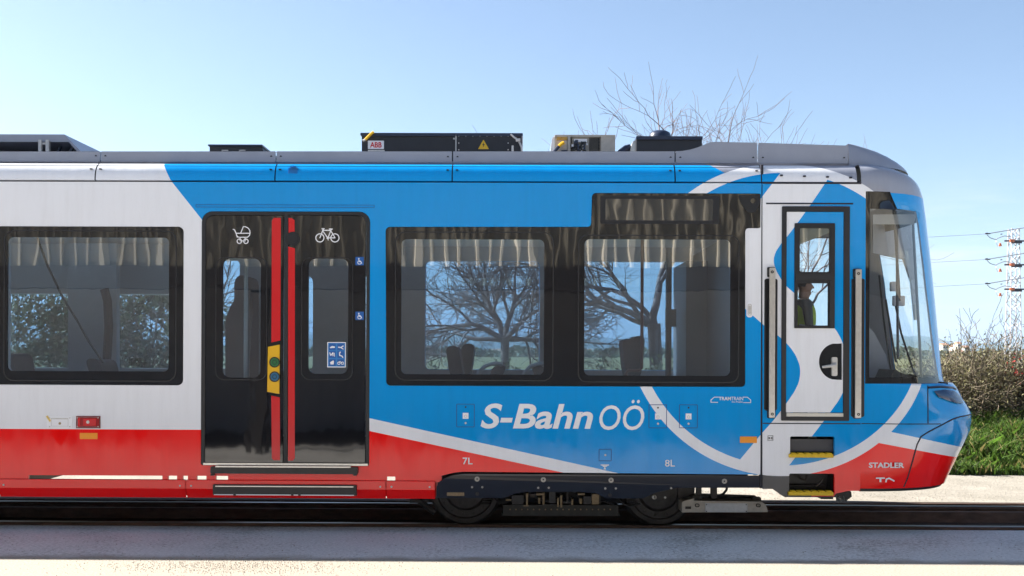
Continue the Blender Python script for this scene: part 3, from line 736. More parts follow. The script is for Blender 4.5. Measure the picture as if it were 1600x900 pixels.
# open contactor rack
x0, z0, x1, z1 = eq(867, 211, 961.5, 246); z0 = ZR-0.02
b = MB(); b.box(x0, YE+0.018, z0, x1, YE+0.9, z1-0.02); b.box(x0, YE-0.01, z1-0.02, x1, YE+0.9, z1); b.box(gx(887, 225, YE), YE-0.012, z0, gx(891, 225, YE), YE+0.05, z1-0.004)
rk = build(b, 'contactor_rack', M['beige'])
b = MB(); b.plate(prr(939, 213, 961, 241, 0, YE), (), YE-0.005, YE+0.04); b.plate(prr(868, 219.5, 886.5, 241, 0, YE), (), YE-0.005, YE+0.04); build(b, 'rack_door', M['beige'], rk)
b = MB(); b.plate(prr(870, 212.5, 886.5, 219, 0.5, YE), (), YE-0.008, YE+0.04); build(b, 'rating_plate', mat('yellowed plate', (0.42, 0.26, 0.06), 0.5, var=0.3, vscale=60), rk)
b = MB()
for i in range(11):
    for px in (893, 936): b.plate(prr(px-1.2, 215+i*2.3, px+1.2, 216.2+i*2.3, 0, YE), (), YE+0.006, YE+0.02)
for i in range(9): b.box(gx(921+i*1.7, 228, YE), YE+0.006, z0, gx(921.7+i*1.7, 228, YE), YE+0.02, gz(215, 930, YE))
build(b, 'slot_row', M['darksteel'], rk)
b = MB()
b.plate(prr(897, 217, 917, 222, 0, YE), (), YE, YE+0.06, 0)
r2 = random.Random(3)
for i in range(22):
    px = 894+r2.random()*23; py = 221+r2.random()*16; w_ = 0.8+r2.random()*1.6
    b.plate(prr(px-w_, py-w_*1.2, px+w_, py+w_*1.2, 0, YE), (), YE-0.003-0.001*i, YE+0.055, r2.choice((0, 1, 1, 2)))
for i in range(4): b.plate(prr(897+i*5, 226, 899.5+i*5, 235, 0, YE), (), YE-0.03, YE+0.05, 2 if i % 2 else 1)
build(b, 'contactor', [M['print_white'], M['black'], M['lid']], rk)
b = MB(); b.tube([(gx(x, y, YE), YE-0.05, gz(y, x, YE)) for x, y in ((881, 224), (877, 226.5), (873, 230))], 0.017, 8, 0); b.tube([(gx(x, y, YE), YE-0.05, gz(y, x, YE)) for x, y in ((873, 230), (867, 237), (864, 242))], 0.017, 8, 1)
b.tube([(gx(877, 237, YE), YE-.02, gz(237, 877, YE)), (gx(886, 237, YE), YE-.02, gz(237, 886, YE))], 0.012, 6, 1)
build(b, 'cable', [M['yellow'], M['lid']], rk, smooth=True)
b = MB(); xq = gx(862, 240, YE)
b.plate([(x0-.001, z0), (x0-.001, z1), (x0-0.028, z1-0.03), (x0-0.07, z0)], (), YE+0.02, YE+0.8); build(b, 'end_cover', M['white_paint'], rk)
# air conditioner with dome
x0, z0, x1, z1 = eq(994.5, 213.5, 1097.5, 246); z0 = ZR-0.02; zl = gz(218.5, 1040, YE)
b = MB(); b.box(x0, YE, z0, x1-.004, YE+1.3, zl); ac = build(b, 'air_conditioner', M['charcoal'])
b = MB(); b.cbox(x0-.006, YE-.02, zl, x1, YE+1.32, z1, 0.006); build(b, 'box_lid', M['lid'], ac)
b = MB(); Xd, Zd = gx(1031, 213, YE+.13), z1; nn = 28
prof = [(0.115, 0.0), (0.113, 0.035), (0.102, 0.064), (0.07, 0.082), (0.0, 0.088)]
b.add([(Xd+r*cos(2*pi*j/nn), YE+.13+r*sin(2*pi*j/nn), Zd-.002+h) for r, h in prof for j in range(nn)], [(i*nn+j, i*nn+(j+1) % nn, (i+1)*nn+(j+1) % nn, (i+1)*nn+j) for i in range(4) for j in range(nn)])
build(b, 'antenna_dome', M['lid'], ac, smooth='all')
b = MB(); b.tube([(gx(x, y, YE), YE+.1, gz(y, x, YE)) for x, y in ((968, 243), (974, 236), (981, 229), (987, 226))], [.05, .05, .04, .03], 8); build(b, 'air_duct', M['lid'], ac, smooth=True)
b = MB(); b.plate(ppoly([(986, 239), (986, 231), (990, 219), (995, 218), (995, 240)], YE), (), YE+.05, YE+.4); build(b, 'duct_bracket', M['steel'], ac)
# pantograph hood
YH = 0.45; zt, zm = gz(209.8, 50, YH), gz(221.5, 50, YH)
xe, xs1 = gx(100.5, 210, YH), gx(109, 221, YH); xlo = gx(147, 237, YH)
b = MB(); b.plate([(XL+1, zm), (xs1, zm), (xe, zt), (XL+1, zt)], (), YH, YH+1.7); hd = build(b, 'pantograph_hood', M['grey_paint'])
b = MB(); b.add([(xe, YH-.004, zt), (xlo, YH-.004, ZR), (xlo-.05, YH-.004, ZR), (xs1-.01, YH-.004, zm-.002), (xe, YH+1.7, zt), (xlo, YH+1.7, ZR), (xlo-.05, YH+1.7, ZR), (xs1-.01, YH+1.7, zm-.002)],
     [(0, 3, 2, 1), (4, 5, 6, 7), (0, 1, 5, 4), (1, 2, 6, 5), (2, 3, 7, 6), (3, 0, 4, 7)]); build(b, 'sloped_end', M['grey_paint'], hd)
b = MB(); b.box(XL+1, YH+.5, ZR-.01, xs1-.05, YH+.6, zm); build(b, 'hood_back', M['black'], hd)
b = MB(); 
for px0, px1 in ((61, 66), (72.5, 77.5)): b.box(gx(px0, 230, YH), YH-.02, ZR-.03, gx(px1, 230, YH), YH+.02, gz(219, 65, YH))
b.box(gx(66.2, 230, YH), YH-.01, gz(226, 70, YH), gx(72.3, 230, YH), YH+.015, gz(223, 70, YH)); build(b, 'hood_hinge', M['alu'], hd)
b = MB(); b.plate(ppoly([(80, 238), (86, 225), (88, 225), (83, 238)], YH), (), YH+.1, YH+.14); b.plate(ppoly([(99, 238), (106, 224), (109, 224), (103, 238)], YH), (), YH+.1, YH+.14); build(b, 'hood_strut', M['lid'], hd)

# floor, underfloor boxes, ceiling, bulkheads --------------------------
ZF = 0.92
b = MB(); b.box(XL, 0.06, ZF-0.12, XN, TW-0.06, ZF); build(b, 'floor', M['floor'])
b = MB(); b.box(XL, 0.07, gz(352)+.05, XN-.02, TW-.07, gz(352)+.1); build(b, 'ceiling', M['ceiling'])
b = MB(); b.box(XL, 0.0, 0.35, XL+.05, TW, gz(286)); build(b, 'end_wall', M['lining'])
# side linings, near and far, with the same openings
near_clear = [prr(10, 370, 266, 582, 9), prr(-218, 370, -12, 582, 9), prr(320, 340, 573, 720, 4), prr(625, 373, 852, 587, 9), prr(911, 373, 1143, 589, 9), rr(-10.5, zw0, -7.3, zw1, .05)]
b = MB(); b.plate([(XL+.06, ZF+.001), (gx(1175), ZF+.001), (gx(1175), gz(352)+.049), (XL+.06, gz(352)+.049)], [[(x, max(z, ZF+.02)) for x, z in h] for h in near_clear], 0.055, 0.09); build(b, 'side_lining', M['lining'])
b = MB(); b.plate([(XL+.06, ZF+.001), (XN-.02, ZF+.001), (XN-.02, gz(352)+.049), (XL+.06, gz(352)+.049)], [grow_poly(h, 0.004) for h in far_holes], TW-0.055, TW-0.09)
build(b, 'side_lining', M['lining'])
b = MB(); b.box(-14, .12, .36, gx(-8), TW-.3, .78); b.box(gx(256), .12, .62, gx(640), TW-.12, .79); b.box(gx(60), 1.0, .62, gx(255), TW-.3, .79); b.box(gx(690), .3, .45, gx(1180), TW-.3, .79); build(b, 'underfloor_box', M['black'])

b = MB(); b.box(gx(640), 1.25, .12, gx(1062), 1.40, .62); build(b, 'bogie_light_block', M['black'])  # added dark block, keeps bright ground from showing between the bogie parts
# cab bulkhead and cabinet
xb_ = gx(1046, 450, 1.2)
b = MB(); b.box(gx(1150), .10, ZF, gx(1156), TW-.1, gz(360)); b.box(gx(1060, 450, 2.0)+.02, 1.55, ZF, gx(1150)-.002, TW-.12, gz(385)); cbk = build(b, 'cab_bulkhead', M['seatshell'])
b = MB(); b.tube([(gx(1045, 400, 1.9), 1.9, ZF), (gx(1045, 400, 1.9), 1.9, gz(356))], 0.035, 8); b.box(gx(1040, 400, 1.9), 1.85, 2.05, gx(1056, 400, 1.9), 1.92, 2.25); build(b, 'grab_pole', M['seatshell'], smooth=True)
def seat(X, Y, face=1, zf=ZF, h=1.32, wide=0.46):
    """passenger seat seen from the side; face=1 looks to +X"""
    f = face
    p = [(0, .42), (.44*f, .45), (.46*f, .40), (.02*f, .36)]
    b = MB(); b.plate([(X+x, zf+z) for x, z in p], (), Y, Y+wide)
    b.box(min(X+.12*f, X+.3*f), Y+.1, zf, max(X+.12*f, X+.3*f), Y+wide-.1, zf+.38)
    sh = b.build('passenger_seat', M['seatshell'], tram)
    bk = fil([(0.02*f, .40), (.11*f, .42), (.03*f, h), (-.11*f, h), (-.07*f, .6)], .09)
    b = MB(); b.plate([(X+x, zf+z) for x, z in bk], (), Y+.01, Y+wide-.01); b.build('backrest', M['seat'], sh, bevel=.02)
    return sh
for X, Y, f, h in ((gx(775, 560, .5), .45, -1, .70), (gx(846, 560, .5), .45, 1, .70), (gx(712, 560, 1.5), 1.45, 1, .90), (gx(726, 560, 1.9), 1.95, -1, .93), (gx(985, 560, 1.3), 1.1, 1, .98), (gx(998, 560, 1.3), 1.62, -1, 1.02),
                   (gx(150, 600, .5), .5, 1, .74), (gx(150, 600, 1.8), 1.75, 1, .74), (-5.2, .5, 1, .8)):
    seat(X, Y, f, h=h)
b = MB()
for px in (770, 842):
    P = [(gx(x, y, .42), .42, gz(y, x, .42)) for x, y in ((px-25, 594), (px-22, 582), (px-14, 573), (px-3, 569), (px+8, 568), (px+15, 570))]; b.tube(P, .02, 8)
build(b, 'seat_handle', M['alu'], smooth='all')
b = MB(); b.box(XL+.1, TW-.30, gz(459, 200, TW-.3), gx(300, 460, TW-.3), TW-.1, gz(366, 200, TW-.3)); build(b, 'overhead_panel', M['ceiling'])
# high dark seat or locker seen through the left door leaf, poles
b = MB(); b.plate(ppoly(fil([(352, 640), (352, 500), (360, 478), (366, 470), (366, 440), (372, 430), (384, 430), (388, 440), (388, 640)], 6), .9), (), .9, 1.35); build(b, 'tall_seat_back', M['seat'], bevel=.02)
b = MB(); X = gx(384, 500, .35); b.tube([(X, .35, ZF), (X, .35, gz(353))], .019, 10); X = gx(228, 500, 1.9); build(b, 'grab_pole', M['steel'], smooth=True)
b = MB(); X = gx(1003, 500, .9); zz = gz(487, 1003, .9)
b.tube([(X, .9, gz(352)), (X, .9, zz), (X, .9, gz(575, 1003, .9)), (X-.03, .9, gz(579, 1003, .9)), (gx(982, 579, .9), .9, gz(579, 1003, .9)), (gx(978, 579, .9), .9, gz(583, 1003, .9)), (gx(978, 579, .9), .9, ZF)], .017, 8); build(b, 'grab_pole', M['maroon'], smooth=True)
b = MB(); X = gx(168, 560, 1.7)
b.plate(ppoly([(106, 380), (182, 380), (182, 640), (106, 640)], 1.85), (), 1.85, 1.95); build(b, 'partition', M['lining'])
b = MB(); b.tube([(gx(x, y, 1.5), 1.5, gz(y, x, 1.5)) for x, y in ((163, 452), (168, 470), (170, 510), (167, 560), (166, 610))], .05, 8); build(b, 'hose', M['seat'], smooth=True)
b = MB(); b.tube([(gx(x, y, .3), .3, gz(y, x, .3)) for x, y in ((55, 360), (72, 410), (98, 465), (120, 500), (140, 535), (162, 567))], .011, 6); build(b, 'cable', M['black'], smooth=True)

# fittings on the side --------------------------------------------------
text('S-Bahn', 751, 630.5, 926.5, 670, M['print_white'], tram, shear=0.22, off=0.022)
text('OÖ', 936.5, 624.5, 1006.5, 672, M['print_white'], tram, shear=0.16, off=0.004)
text('7L', 723, 715, 738.5, 725.5, M['print_white'], tram, off=0.008)
text('8L', 1039, 718.3, 1054.5, 729, M['print_white'], tram, off=0.008)
s = Strokes(-0.0040)
s.line([(1121.5, 628.6), (1110.8, 628.6), (1110.8, 625), (1116, 620.5), (1122.5, 620.5)], 1.1)
s.line([(1161, 620.5), (1167.5, 620.5), (1172.8, 625), (1172.8, 629), (1161.5, 629)], 0.9)
lg = build(s, 'logo_outline', M['print_white'])
text('TRAM', 1123, 620, 1142, 625.4, M['print_white'], lg, off=0.02); text('TRAIN', 1142.5, 620, 1161, 625.4, M['print_white'], lg)
text('Das Projekt', 1143.5, 626.6, 1160.5, 629.8, M['print_white'], lg)
def hatch(px0, py0, px1, py1, key=True):
    q = prr(px0, py0, px1, py1, 1.2); b = MB(); b.plate(q, [grow_poly(q, -0.006)], -0.0025, 0.001)
    h = build(b, 'hatch', M['seam_blue']); cx_ = (px0+px1)/2+.3
    if key:
        b = MB(); b.plate(prr(cx_-4.5, py0+14, cx_+4.5, py0+23.3), (), -0.005, -0.001); k = build(b, 'lock_plate', M['print_white'], h)
        s = Strokes(-0.0058); s.ring(cx_, py0+19.5, 2.0, 0.8, 14); build(s, 'lock_symbol', M['alu'], k)
        s = Strokes(-0.004); s.disc(cx_, py0+5, 1.4); build(s, 'lock_hole', M['seam'], h)
        s = Strokes(-0.006); s.disc(cx_, py0+30, 1.6); build(s, 'screw', M['alu'], h)
    else:
        s = Strokes(-0.006); s.disc(cx_, (py0+py1)/2, 1.6); build(s, 'screw', M['alu'], h)
hatch(713, 631, 741.5, 667.5); hatch(1013.5, 632, 1042, 669); hatch(1061, 632, 1090, 669); hatch(935.5, 701.5, 955.5, 720.5, False)
def jack(px, py, k=1):
    s = Strokes(-0.0042); s.line([(px-6, py), (px+6, py)], 1.6); s.poly([(px-4.5, py+1), (px+4.5, py+1), (px+2, py+3), (px-2, py+3)]); s.poly([(px-2.2, py+7), (px+2.2, py+7), (px, py+2.5)])
    build(s, 'jacking_symbol', M['print_white'])
jack(945, 726.5)
for q in ((125, 676.5, 152.5, 686), (1156, 682, 1182.5, 692)):
    b = MB(); b.plate(prr(*q, .8), (), -0.006, -0.0005); build(b, 'reflector', M['orange'])
# white filler flap and red tail lamp
b = MB(); q = prr(73.5, 650, 113, 669, .5); b.plate(q, (), -0.006, -0.0005); fl = build(b, 'filler_flap', M['white_paint'], bevel=.002)
b = MB(); b.plate(prr(80, 653.2, 107, 654.4), (), -.0085, -.005, 0); q = prr(80.5, 654.6, 107, 666); b.plate(q, [grow_poly(q, -.004)], -.0075, -.005, 0)
for x, y in ((78, 653), (109.5, 653), (78, 666.5), (109.5, 666.5)): b.plate(pcirc(x, y, 1, n=8), (), -.009, -.005, 0)
b.plate(pcirc(94, 661.5, 2, n=12), (), -.0095, -.005, 1)
b.plate(ppoly([(72, 650.5), (75, 649), (80, 656.5), (78.5, 660)]), (), -.0072, -.0055, 2); build(b, 'flap_fitting', [M['alu'], M['brass'], mat('peeling yellow sticker', (.7, .5, .12), .6, var=.4, vscale=90)], fl)
b = MB(); q = prr(119.5, 650, 157, 669, 0); b.plate(q, [grow_poly(q, -.012)], -.010, -.0005); tl = build(b, 'tail_lamp', mat('dark red lamp rim', (.16, .004, .008), .3), bevel=.003)
b = MB(); b.plate(prr(121.6, 652, 155, 667), (), -.005, -.001); build(b, 'lamp_recess', mat('deep red lens', (.30, .003, .005), .2), tl)
b = MB(); b.plate(prr(130.5, 654.2, 150.5, 665, .6), (), -.010, -.004); b.plate(prr(122, 652.5, 125.5, 666.5), (), -.009, -.004); build(b, 'lamp_lens', M['redfilm'], tl)
b = MB(); b.plate(pcirc(138, 659.3, 2.6, n=14), (), -.013, -.009)
for x, y in ((121.6, 652.6), (154, 652.6), (121.6, 666.6), (154, 666.6)): b.plate(pcirc(x, y, 1, n=8), (), -.014, -.0095)
build(b, 'screw', M['alu'], tl)

# red skirts -------------------------------------------------------------
def skirt(px0, px1, hole=None):
    z0, zc, z1 = gz(778.5, 300), gz(763.5, 300), gz(750, 300)
    x0 = XL if px0 < -500 else gx(px0, 765)+.004; x1 = gx(px1, 765)-.004
    b = MB()
    prof = [(.05, z1), (.004, z1), (0, z1-.004), (0, zc), (.045, z0), (.07, z0)]
    def strip(a, c): b.sheet([[(x, y, z) for x in (a, c)] for y, z in prof[::-1]])
    strip(x0, x1)
    sk = build(b, 'skirt_panel', M['red'])
    s_ = MB()
    for px in (x0+.05, x1-.05): s_.plate(circ(px, gz(759, 300), .009, 10), (), -.005, .001)
    if x0 > -6 or True: build(s_, 'screw', M['alu'], sk)
    return sk
skirt(-1500, -3); sk1 = skirt(-3, 290); sk2 = skirt(290, 603); skirt(603, 680)
b = MB(); b.cbox(gx(334, 765), -.03, gz(773.2, 445), gx(557.5, 765), .05, gz(757, 445), .004); b.box(gx(338, 765), -.036, gz(760.3, 445), gx(553, 765), -.01, gz(758.8, 445), 1); b.box(gx(337), -.034, gz(773.4, 445), gx(556), 0.0, gz(772.0, 445), 2)
for px in (366, 456, 467, 554): b.box(gx(px, 772), -.036, gz(773.8, px), gx(px+4, 772), -.0, gz(771.4, px), 0)
build(b, 'lower_step', [M['black'], M['steel'], M['white_paint']], sk2)
# skirt brackets that close most of the gap between body and skirt
b = MB()
for px0, px1 in ((-1500, 42), (252, 261), (275, 284), (292, 306), (321, 336), (355, 604), (617, 634), (634, 690)):
    b.box(XL if px0 < -500 else gx(px0, 748), .03, gz(752, 300), gx(px1, 748), .06, gz(743, 300))
b.box(XL, .085, gz(776, 300), gx(683, 765), .10, gz(752, 300)); build(b, 'skirt_bracket', M['red'])

# bogie fairing ----------------------------------------------------------
BF = [(681, 778.5), (682, 760), (687, 752.5), (695, 747.5), (706, 743), (724, 740.5), (1186.5, 743.5), (1186.5, 762.5), (1058, 762.5), (1022, 771), (1006, 779.5), (948, 779.5), (930, 771), (905, 769), (822, 769), (804, 772), (786, 779)]
b = MB(); b.plate(ppoly(BF), (), 0.0, 0.03); ztf = gz(741, 900); b.v = [(x, y+max(0, ztf-.03-z)*.17, z) for x, y, z in b.v]; bf = build(b, 'bogie_fairing', M['navy'], bevel=.004)
b = MB()
for px, py in ((745.5, 748.5), (849, 749.5), (954.8, 750.3), (1132, 752)): b.plate(pcirc(px, py, 4.0, n=16), [pcirc(px, py, 1.4, n=16)], -.008, .001, 0)
for px, py in ((737.5, 761.5), (753.5, 761.5), (841, 762.5), (857.5, 762.5), (946, 763.5), (962.5, 763.5), (1049, 763), (1021, 777.5), (1040, 778)): b.plate(pcirc(px, py, 1.7, n=10), (), -.007, .001, 0)
for px, py in ((745.5, 772.5), (953.5, 774.3)): b.plate(pcirc(px, py, 3, n=14), (), -.006, .001, 1)
b.plate(pcirc(1030, 785, 3.6, n=14), [pcirc(1030, 785, 1.4, n=14)], .36, .40, 0)
b.v = [(x, y+max(0, ztf-.03-z)*.17 if y < .1 else y, z) for x, y, z in b.v]; build(b, 'bolt', [M['beige'], M['darksteel']], bf)
b = MB(); b.plate(prr(698, 770, 725, 775.3), (), -.006, .001); b.v = [(x, y+max(0, ztf-.03-z)*.17, z) for x, y, z in b.v]; build(b, 'type_plate', M['brass'], bf)

# bogie: wheels, frame, springs, track brake, antenna box -----------------
bog = tram
for px in (727.5, 1030):
    YW = R0-.075
    Xw = gx(px, 760, YW); rw = .352; zc = rw+.004
    for side in (0, 1):
        yf_ = YW if side == 0 else TW-YW
        sg = 1 if side == 0 else -1
        b = MB(); prof = [(rw-.012, 0), (rw, .012), (rw, .11), (rw+.028, .118), (rw+.028, .14), (.2, .14)]
        b.lathe_y((Xw, 0, zc), [(r, yf_+sg*y) for r, y in [(rw-.06, .012), (rw-.055, 0)]+prof], 48)
        wh = build(b, 'wheel', M['wheelsteel'], smooth=35)
        b = MB(); b.lathe_y((Xw, 0, zc), [(r, yf_+sg*y) for r, y in [(.302, .012), (.285, .03), (.22, .035), (.20, .015), (.19, .0), (.09, -.01), (.085, -.06), (.0, -.06)]], 40); build(b, 'wheel_disc', M['wheelsteel'], wh, smooth=35)
        b = MB()
        for k in range(14):
            a = 2*pi*k/14+.1; b.plate(circ(Xw+.255*cos(a), zc+.255*sin(a), .013, 8), (), yf_+sg*.012, yf_+sg*.036)
        build(b, 'wheel_bolt', M['alu'] if False else M['darksteel'], wh)
    b = MB(); b.tube([(Xw, YW, zc), (Xw, TW-YW, zc)], .08, 12); build(b, 'axle', M['darksteel'], smooth=True)
YB = .38
b = MB(); b.plate(ppoly([(700, 768), (1085, 768), (1085, 785), (1060, 790), (1000, 786), (960, 776), (800, 776), (760, 786), (700, 786)], YB+.25), (), YB+.25, YB+.40); build(b, 'bogie_frame', M['darksteel'])
b = MB(); b.plate(ppoly([(786, 789), (966, 789.5), (966, 804), (970, 806.5), (783, 806), (786, 803)], YB), (), YB, YB+.2); tb = build(b, 'track_brake', mat('grimy brake block', (.035, .034, .03), .7, var=.35, vscale=14))
b = MB()
for i in range(18): b.plate(pcirc(797+i*9.2, 796, 1.2, YB, 8), (), YB-.008, YB+.001)
build(b, 'bolt', M['brass'], tb)
b = MB(); r2 = random.Random(5)
def pb(x0, y0, x1, y1, mi, dy=0.0): b.plate(prr(x0, y0, x1, y1, 0, YB), (), YB-.01+dy, YB+.12+dy, mi)
for q in ((822, 771, 825, 789, 1), (838, 771, 849, 774, 1), (841, 778, 844, 787, 1), (848, 770, 851, 793, 1), (858, 768, 868, 786, 2), (850, 788, 872, 790.5, 0), (870.5, 778, 873, 792, 1), (875.5, 774, 878.5, 793, 1), (880, 784, 893, 787, 0), (893, 780, 895.5, 792, 1),
          (903, 771, 914, 774, 1), (905.5, 779, 909, 787, 1), (925, 772, 936, 788, 1), (937, 773, 939, 787, 0), (829, 772, 836, 778, 0), (885, 769, 888, 784, 0), (790, 780, 799, 782, 1), (818, 789.5, 826, 791, 1), (800, 774, 818, 788, 2), (912, 776, 924, 788, 2)):
    pb(*q, dy=.02*r2.random())
build(b, 'brake_rigging', [M['darksteel'], M['brass'], M['black']])
for cx0 in (808, 918, 760, 985):
    b = MB(); X = gx(cx0, 780, YB+.2); zt_, zb2 = gz(768, 850, YB+.2), gz(790, 850, YB+.2)
    b.tube([(X+.055*cos(a_), YB+.2+.055*sin(a_), zb2+(zt_-zb2)*k_/56) for k_, a_ in ((k_, 2*pi*k_/10) for k_ in range(57))], .012, 5); build(b, 'coil_spring', M['wheelsteel'], smooth='all')
for pts in (((835, 768), (838, 778), (850, 783), (866, 781), (880, 772)), ((900, 770), (906, 780), (920, 785), (944, 783), (960, 790)), ((772, 778), (780, 786), (790, 786), (796, 779)), ((968, 779), (974, 788), (985, 791), (1000, 787))):
    b = MB(); b.tube([(gx(x, y, YB+.04), YB+.04, gz(y, x, YB+.04)) for x, y in pts], .011, 6); build(b, 'hose', M['black'], smooth='all')
# antenna box
YA = .30
b = MB(); b.plate(ppoly([(1066, 786), (1068, 783.5), (1085, 779), (1085, 783), (1190, 784), (1197, 789), (1200, 798), (1200, 800.5), (1066, 801)], YA), (), YA+.012, YA+.3); an = build(b, 'sand_box', M['beige'], bevel=.004)
b = MB(); b.plate(prr(1102, 786.5, 1168, 800.5, .8, YA), (), YA, YA+.02); build(b, 'box_cover', mat('galvanised cover', (.42, .44, .46), .45, .5, .1, 30), an)
b = MB(); b.plate(prr(1071, 791.5, 1080, 795.5, .3, YA), (), YA+.006, YA+.02, 0)
for px, py in ((1104, 788.5), (1166, 788.5), (1104, 799), (1166, 799)): b.plate(pcirc(px, py, .9, YA, 8), (), YA-.005, YA+.001, 0)
for px in (1089.5, 1185): 
    q = prr(px-3.5, 787, px+3.5, 792.5, 2.2, YA); b.plate(q, [grow_poly(q, -.007)], YA-.002, YA+.013, 0)
build(b, 'latch', M['darksteel'], an)
b = MB(); b.plate(ppoly([(1083, 777), (1099, 777), (1099, 785), (1083, 785)], YA), (), YA+.1, YA+.2); b.plate(ppoly([(1180, 780), (1193, 780), (1193, 786), (1180, 786)], YA), (), YA+.1, YA+.2)
b.plate(ppoly([(1091, 763), (1099, 763), (1099, 776), (1091, 776)], YA), (), YA+.1, YA+.16); b.plate(ppoly([(1113, 763), (1122, 763), (1122, 780), (1113, 780)], YA), (), YA+.05, YA+.12); b.plate(ppoly([(1060, 776), (1190, 780.5), (1190, 785), (1060, 784)], YA), (), YA+.25, YA+.33)
b.plate(ppoly([(1064, 764), (1090, 764), (1090, 783), (1064, 785)], YA), (), YA+.2, YA+.4)
build(b, 'bracket', M['darksteel'], an)
b = MB(); b.tube([(gx(x, y, YA), YA+.1, gz(y, x, YA)) for x, y in ((1140, 760), (1138, 768), (1133, 774), (1125, 777), (1113, 776))], .013, 7); build(b, 'hose', M['black'], smooth=True)
b = MB(); b.tube([(gx(x, y, .4), .4, gz(y, x, .4)) for x, y in ((655, 783), (665, 790), (672, 796), (680, 801))], .03, 8); b.box(gx(640, 785, .4), .4, gz(786, 650, .4), gx(668, 785, .4), .5, gz(781, 650, .4)); build(b, 'sand_pipe', M['darksteel'], smooth=True)

# ------------------------------------------------------------------ driver's cab
zcb = gz(775, 1260)
cab_out = [(gx(1191.5, 742), gz(742, 1191)), (gx(1191.5, 760), gz(764, 1191))] + ppoly([(1207, 764), (1224, 775.5), (1303, 775.5), (1306, 771), (1326, 767)]) + [(XN, gz(767, 1345)), (XN, gz(286, 1345)), (gx(1191.5, 286), gz(286.5, 1191))]
cab_holes = [prr(1221, 322.5, 1327, 657.5, 1.5), prr(1195, 436, 1213.5, 640.5, 3), prr(1331, 436, 1349.5, 651, 3) if False else prr(1330.5, 436, 1343, 651, 2), prr(1234.5, 682, 1304, 714, 2.5), prr(1233, 740, 1304, 773, 2.5)]
b = MB(); b.plate(cab_out, cab_holes, 0.0, 0.04); build(b, 'cab_wall', M['livery'])
# seam at x=1190, belt line, cove line
b = MB(); b.box(gx(1188.6, 500), .012, gz(763, 1190), gx(1192.2, 500), .05, gz(257, 1190)); build(b, 'body_seam', M['seam'])
b = MB(); b.box(gx(1192, 661), -.0022, gz(662.6, 1260), XN+.0, .002, gz(660.9, 1260)); build(b, 'belt_seam', M['seam'])
b = MB(); b.box(gx(1197, 318), -.004, gz(319.2, 1260), gx(1333, 318), .002, gz(317, 1260)) ; build(b, 'door_drip_rail', M['seam'])
b = MB(); b.box(gx(1192, 284), -.0012, gz(287.5, 1260), XN-.0, .02, gz(284.5, 1260)); build(b, 'cove_seam', M['seam'])
b = MB()
for px, py in ((1221, 274), (1257, 275.3), (1293, 276.3), (1329, 277.5)): b.plate(prr(px-2.3, py-1.3, px+2.3, py+1.3, 1), (), -.004, .02)
build(b, 'panel_latch', M['seam'])

# crew door
b = MB(); fo_ = prr(1221, 322.5, 1327, 657.5, 1.5); b.plate(grow_poly(fo_, -.001), [prr(1228, 330.5, 1318, 651.5, .8)], -.012, .05); cd = build(b, 'crew_door', M['rubber'])
hole_up = prr(1242, 350, 1303, 430, 1); hole_lo = prr(1242, 437, 1303, 512, 1)
half = [at(1317.6, 537)] + ppoly([(1317.6-0.0, 537)])
hp = ppoly([(1315.8, 536.5), (1308, 537)] + [(1306+26.5*cos(radians(a)), 565+28.5*sin(radians(a))) for a in range(260, 99, -12)] + [(1308, 593.5), (1315.8, 593.5)])
b = MB(); b.plate(prr(1228.6, 331.2, 1317.4, 644.5, .8), [prr(1241, 349, 1304, 513, 1), hp], -.003, .03); build(b, 'door_leaf', M['livery'], cd)
b = MB(); b.plate(prr(1228.6, 645.5, 1317.4, 650.8, .3), (), -.008, .03); build(b, 'kick_plate', mat('cream metal strip', (.60, .58, .52), .4, .2), cd)
b = MB(); b.plate(prr(1241, 349, 1304, 513, 1), [prr(1249.3, 356.5, 1296.5, 425, 2.2), prr(1246, 442.5, 1294.5, 508.5, 1)], -.012, .03); wf = build(b, 'door_window', M['black'], cd)
b = MB(); b.box(gx(1243, 432), -.02, gz(437.5, 1272), gx(1303, 432), -.011, gz(428.5, 1272)); b.box(gx(1296, 470), -.018, gz(510, 1272), gx(1302, 470), -.0115, gz(439, 1272)); build(b, 'sash_rail', M['rubber'], wf)
for q, yy in (((1249, 356, 1297, 425.5), -.002), ((1245.5, 442, 1295, 509), .002)):
    h = prr(*q); c = MB(); c.add([(h[0][0], yy, h[0][1]), (h[1][0], yy, h[1][1]), (h[2][0], yy, h[2][1]), (h[3][0], yy, h[3][1])], [(0, 1, 2, 3)]); build(c, 'pane', M['cabglass'], wf)
b = MB(); b.plate(grow_poly(hp, .003), (), .02, .026); hr = build(b, 'handle_recess', M['blackglass'], cd)
b = MB(); b.plate(prr(1299.5, 558, 1308, 587.5, 2.5), (), -.012, .021); b.tube([(gx(1305, 569), -.03, gz(569, 1305)), (gx(1302, 571), -.04, gz(571, 1302)), (gx(1283, 573.5), -.04, gz(573.5, 1283))], [.016, .016, .012], 8); b.tube([(gx(1305, 569), .0, gz(569, 1305)), (gx(1305, 569), -.035, gz(569, 1305))], .014, 8)
build(b, 'door_handle', M['alu'], hr, bevel=.003)
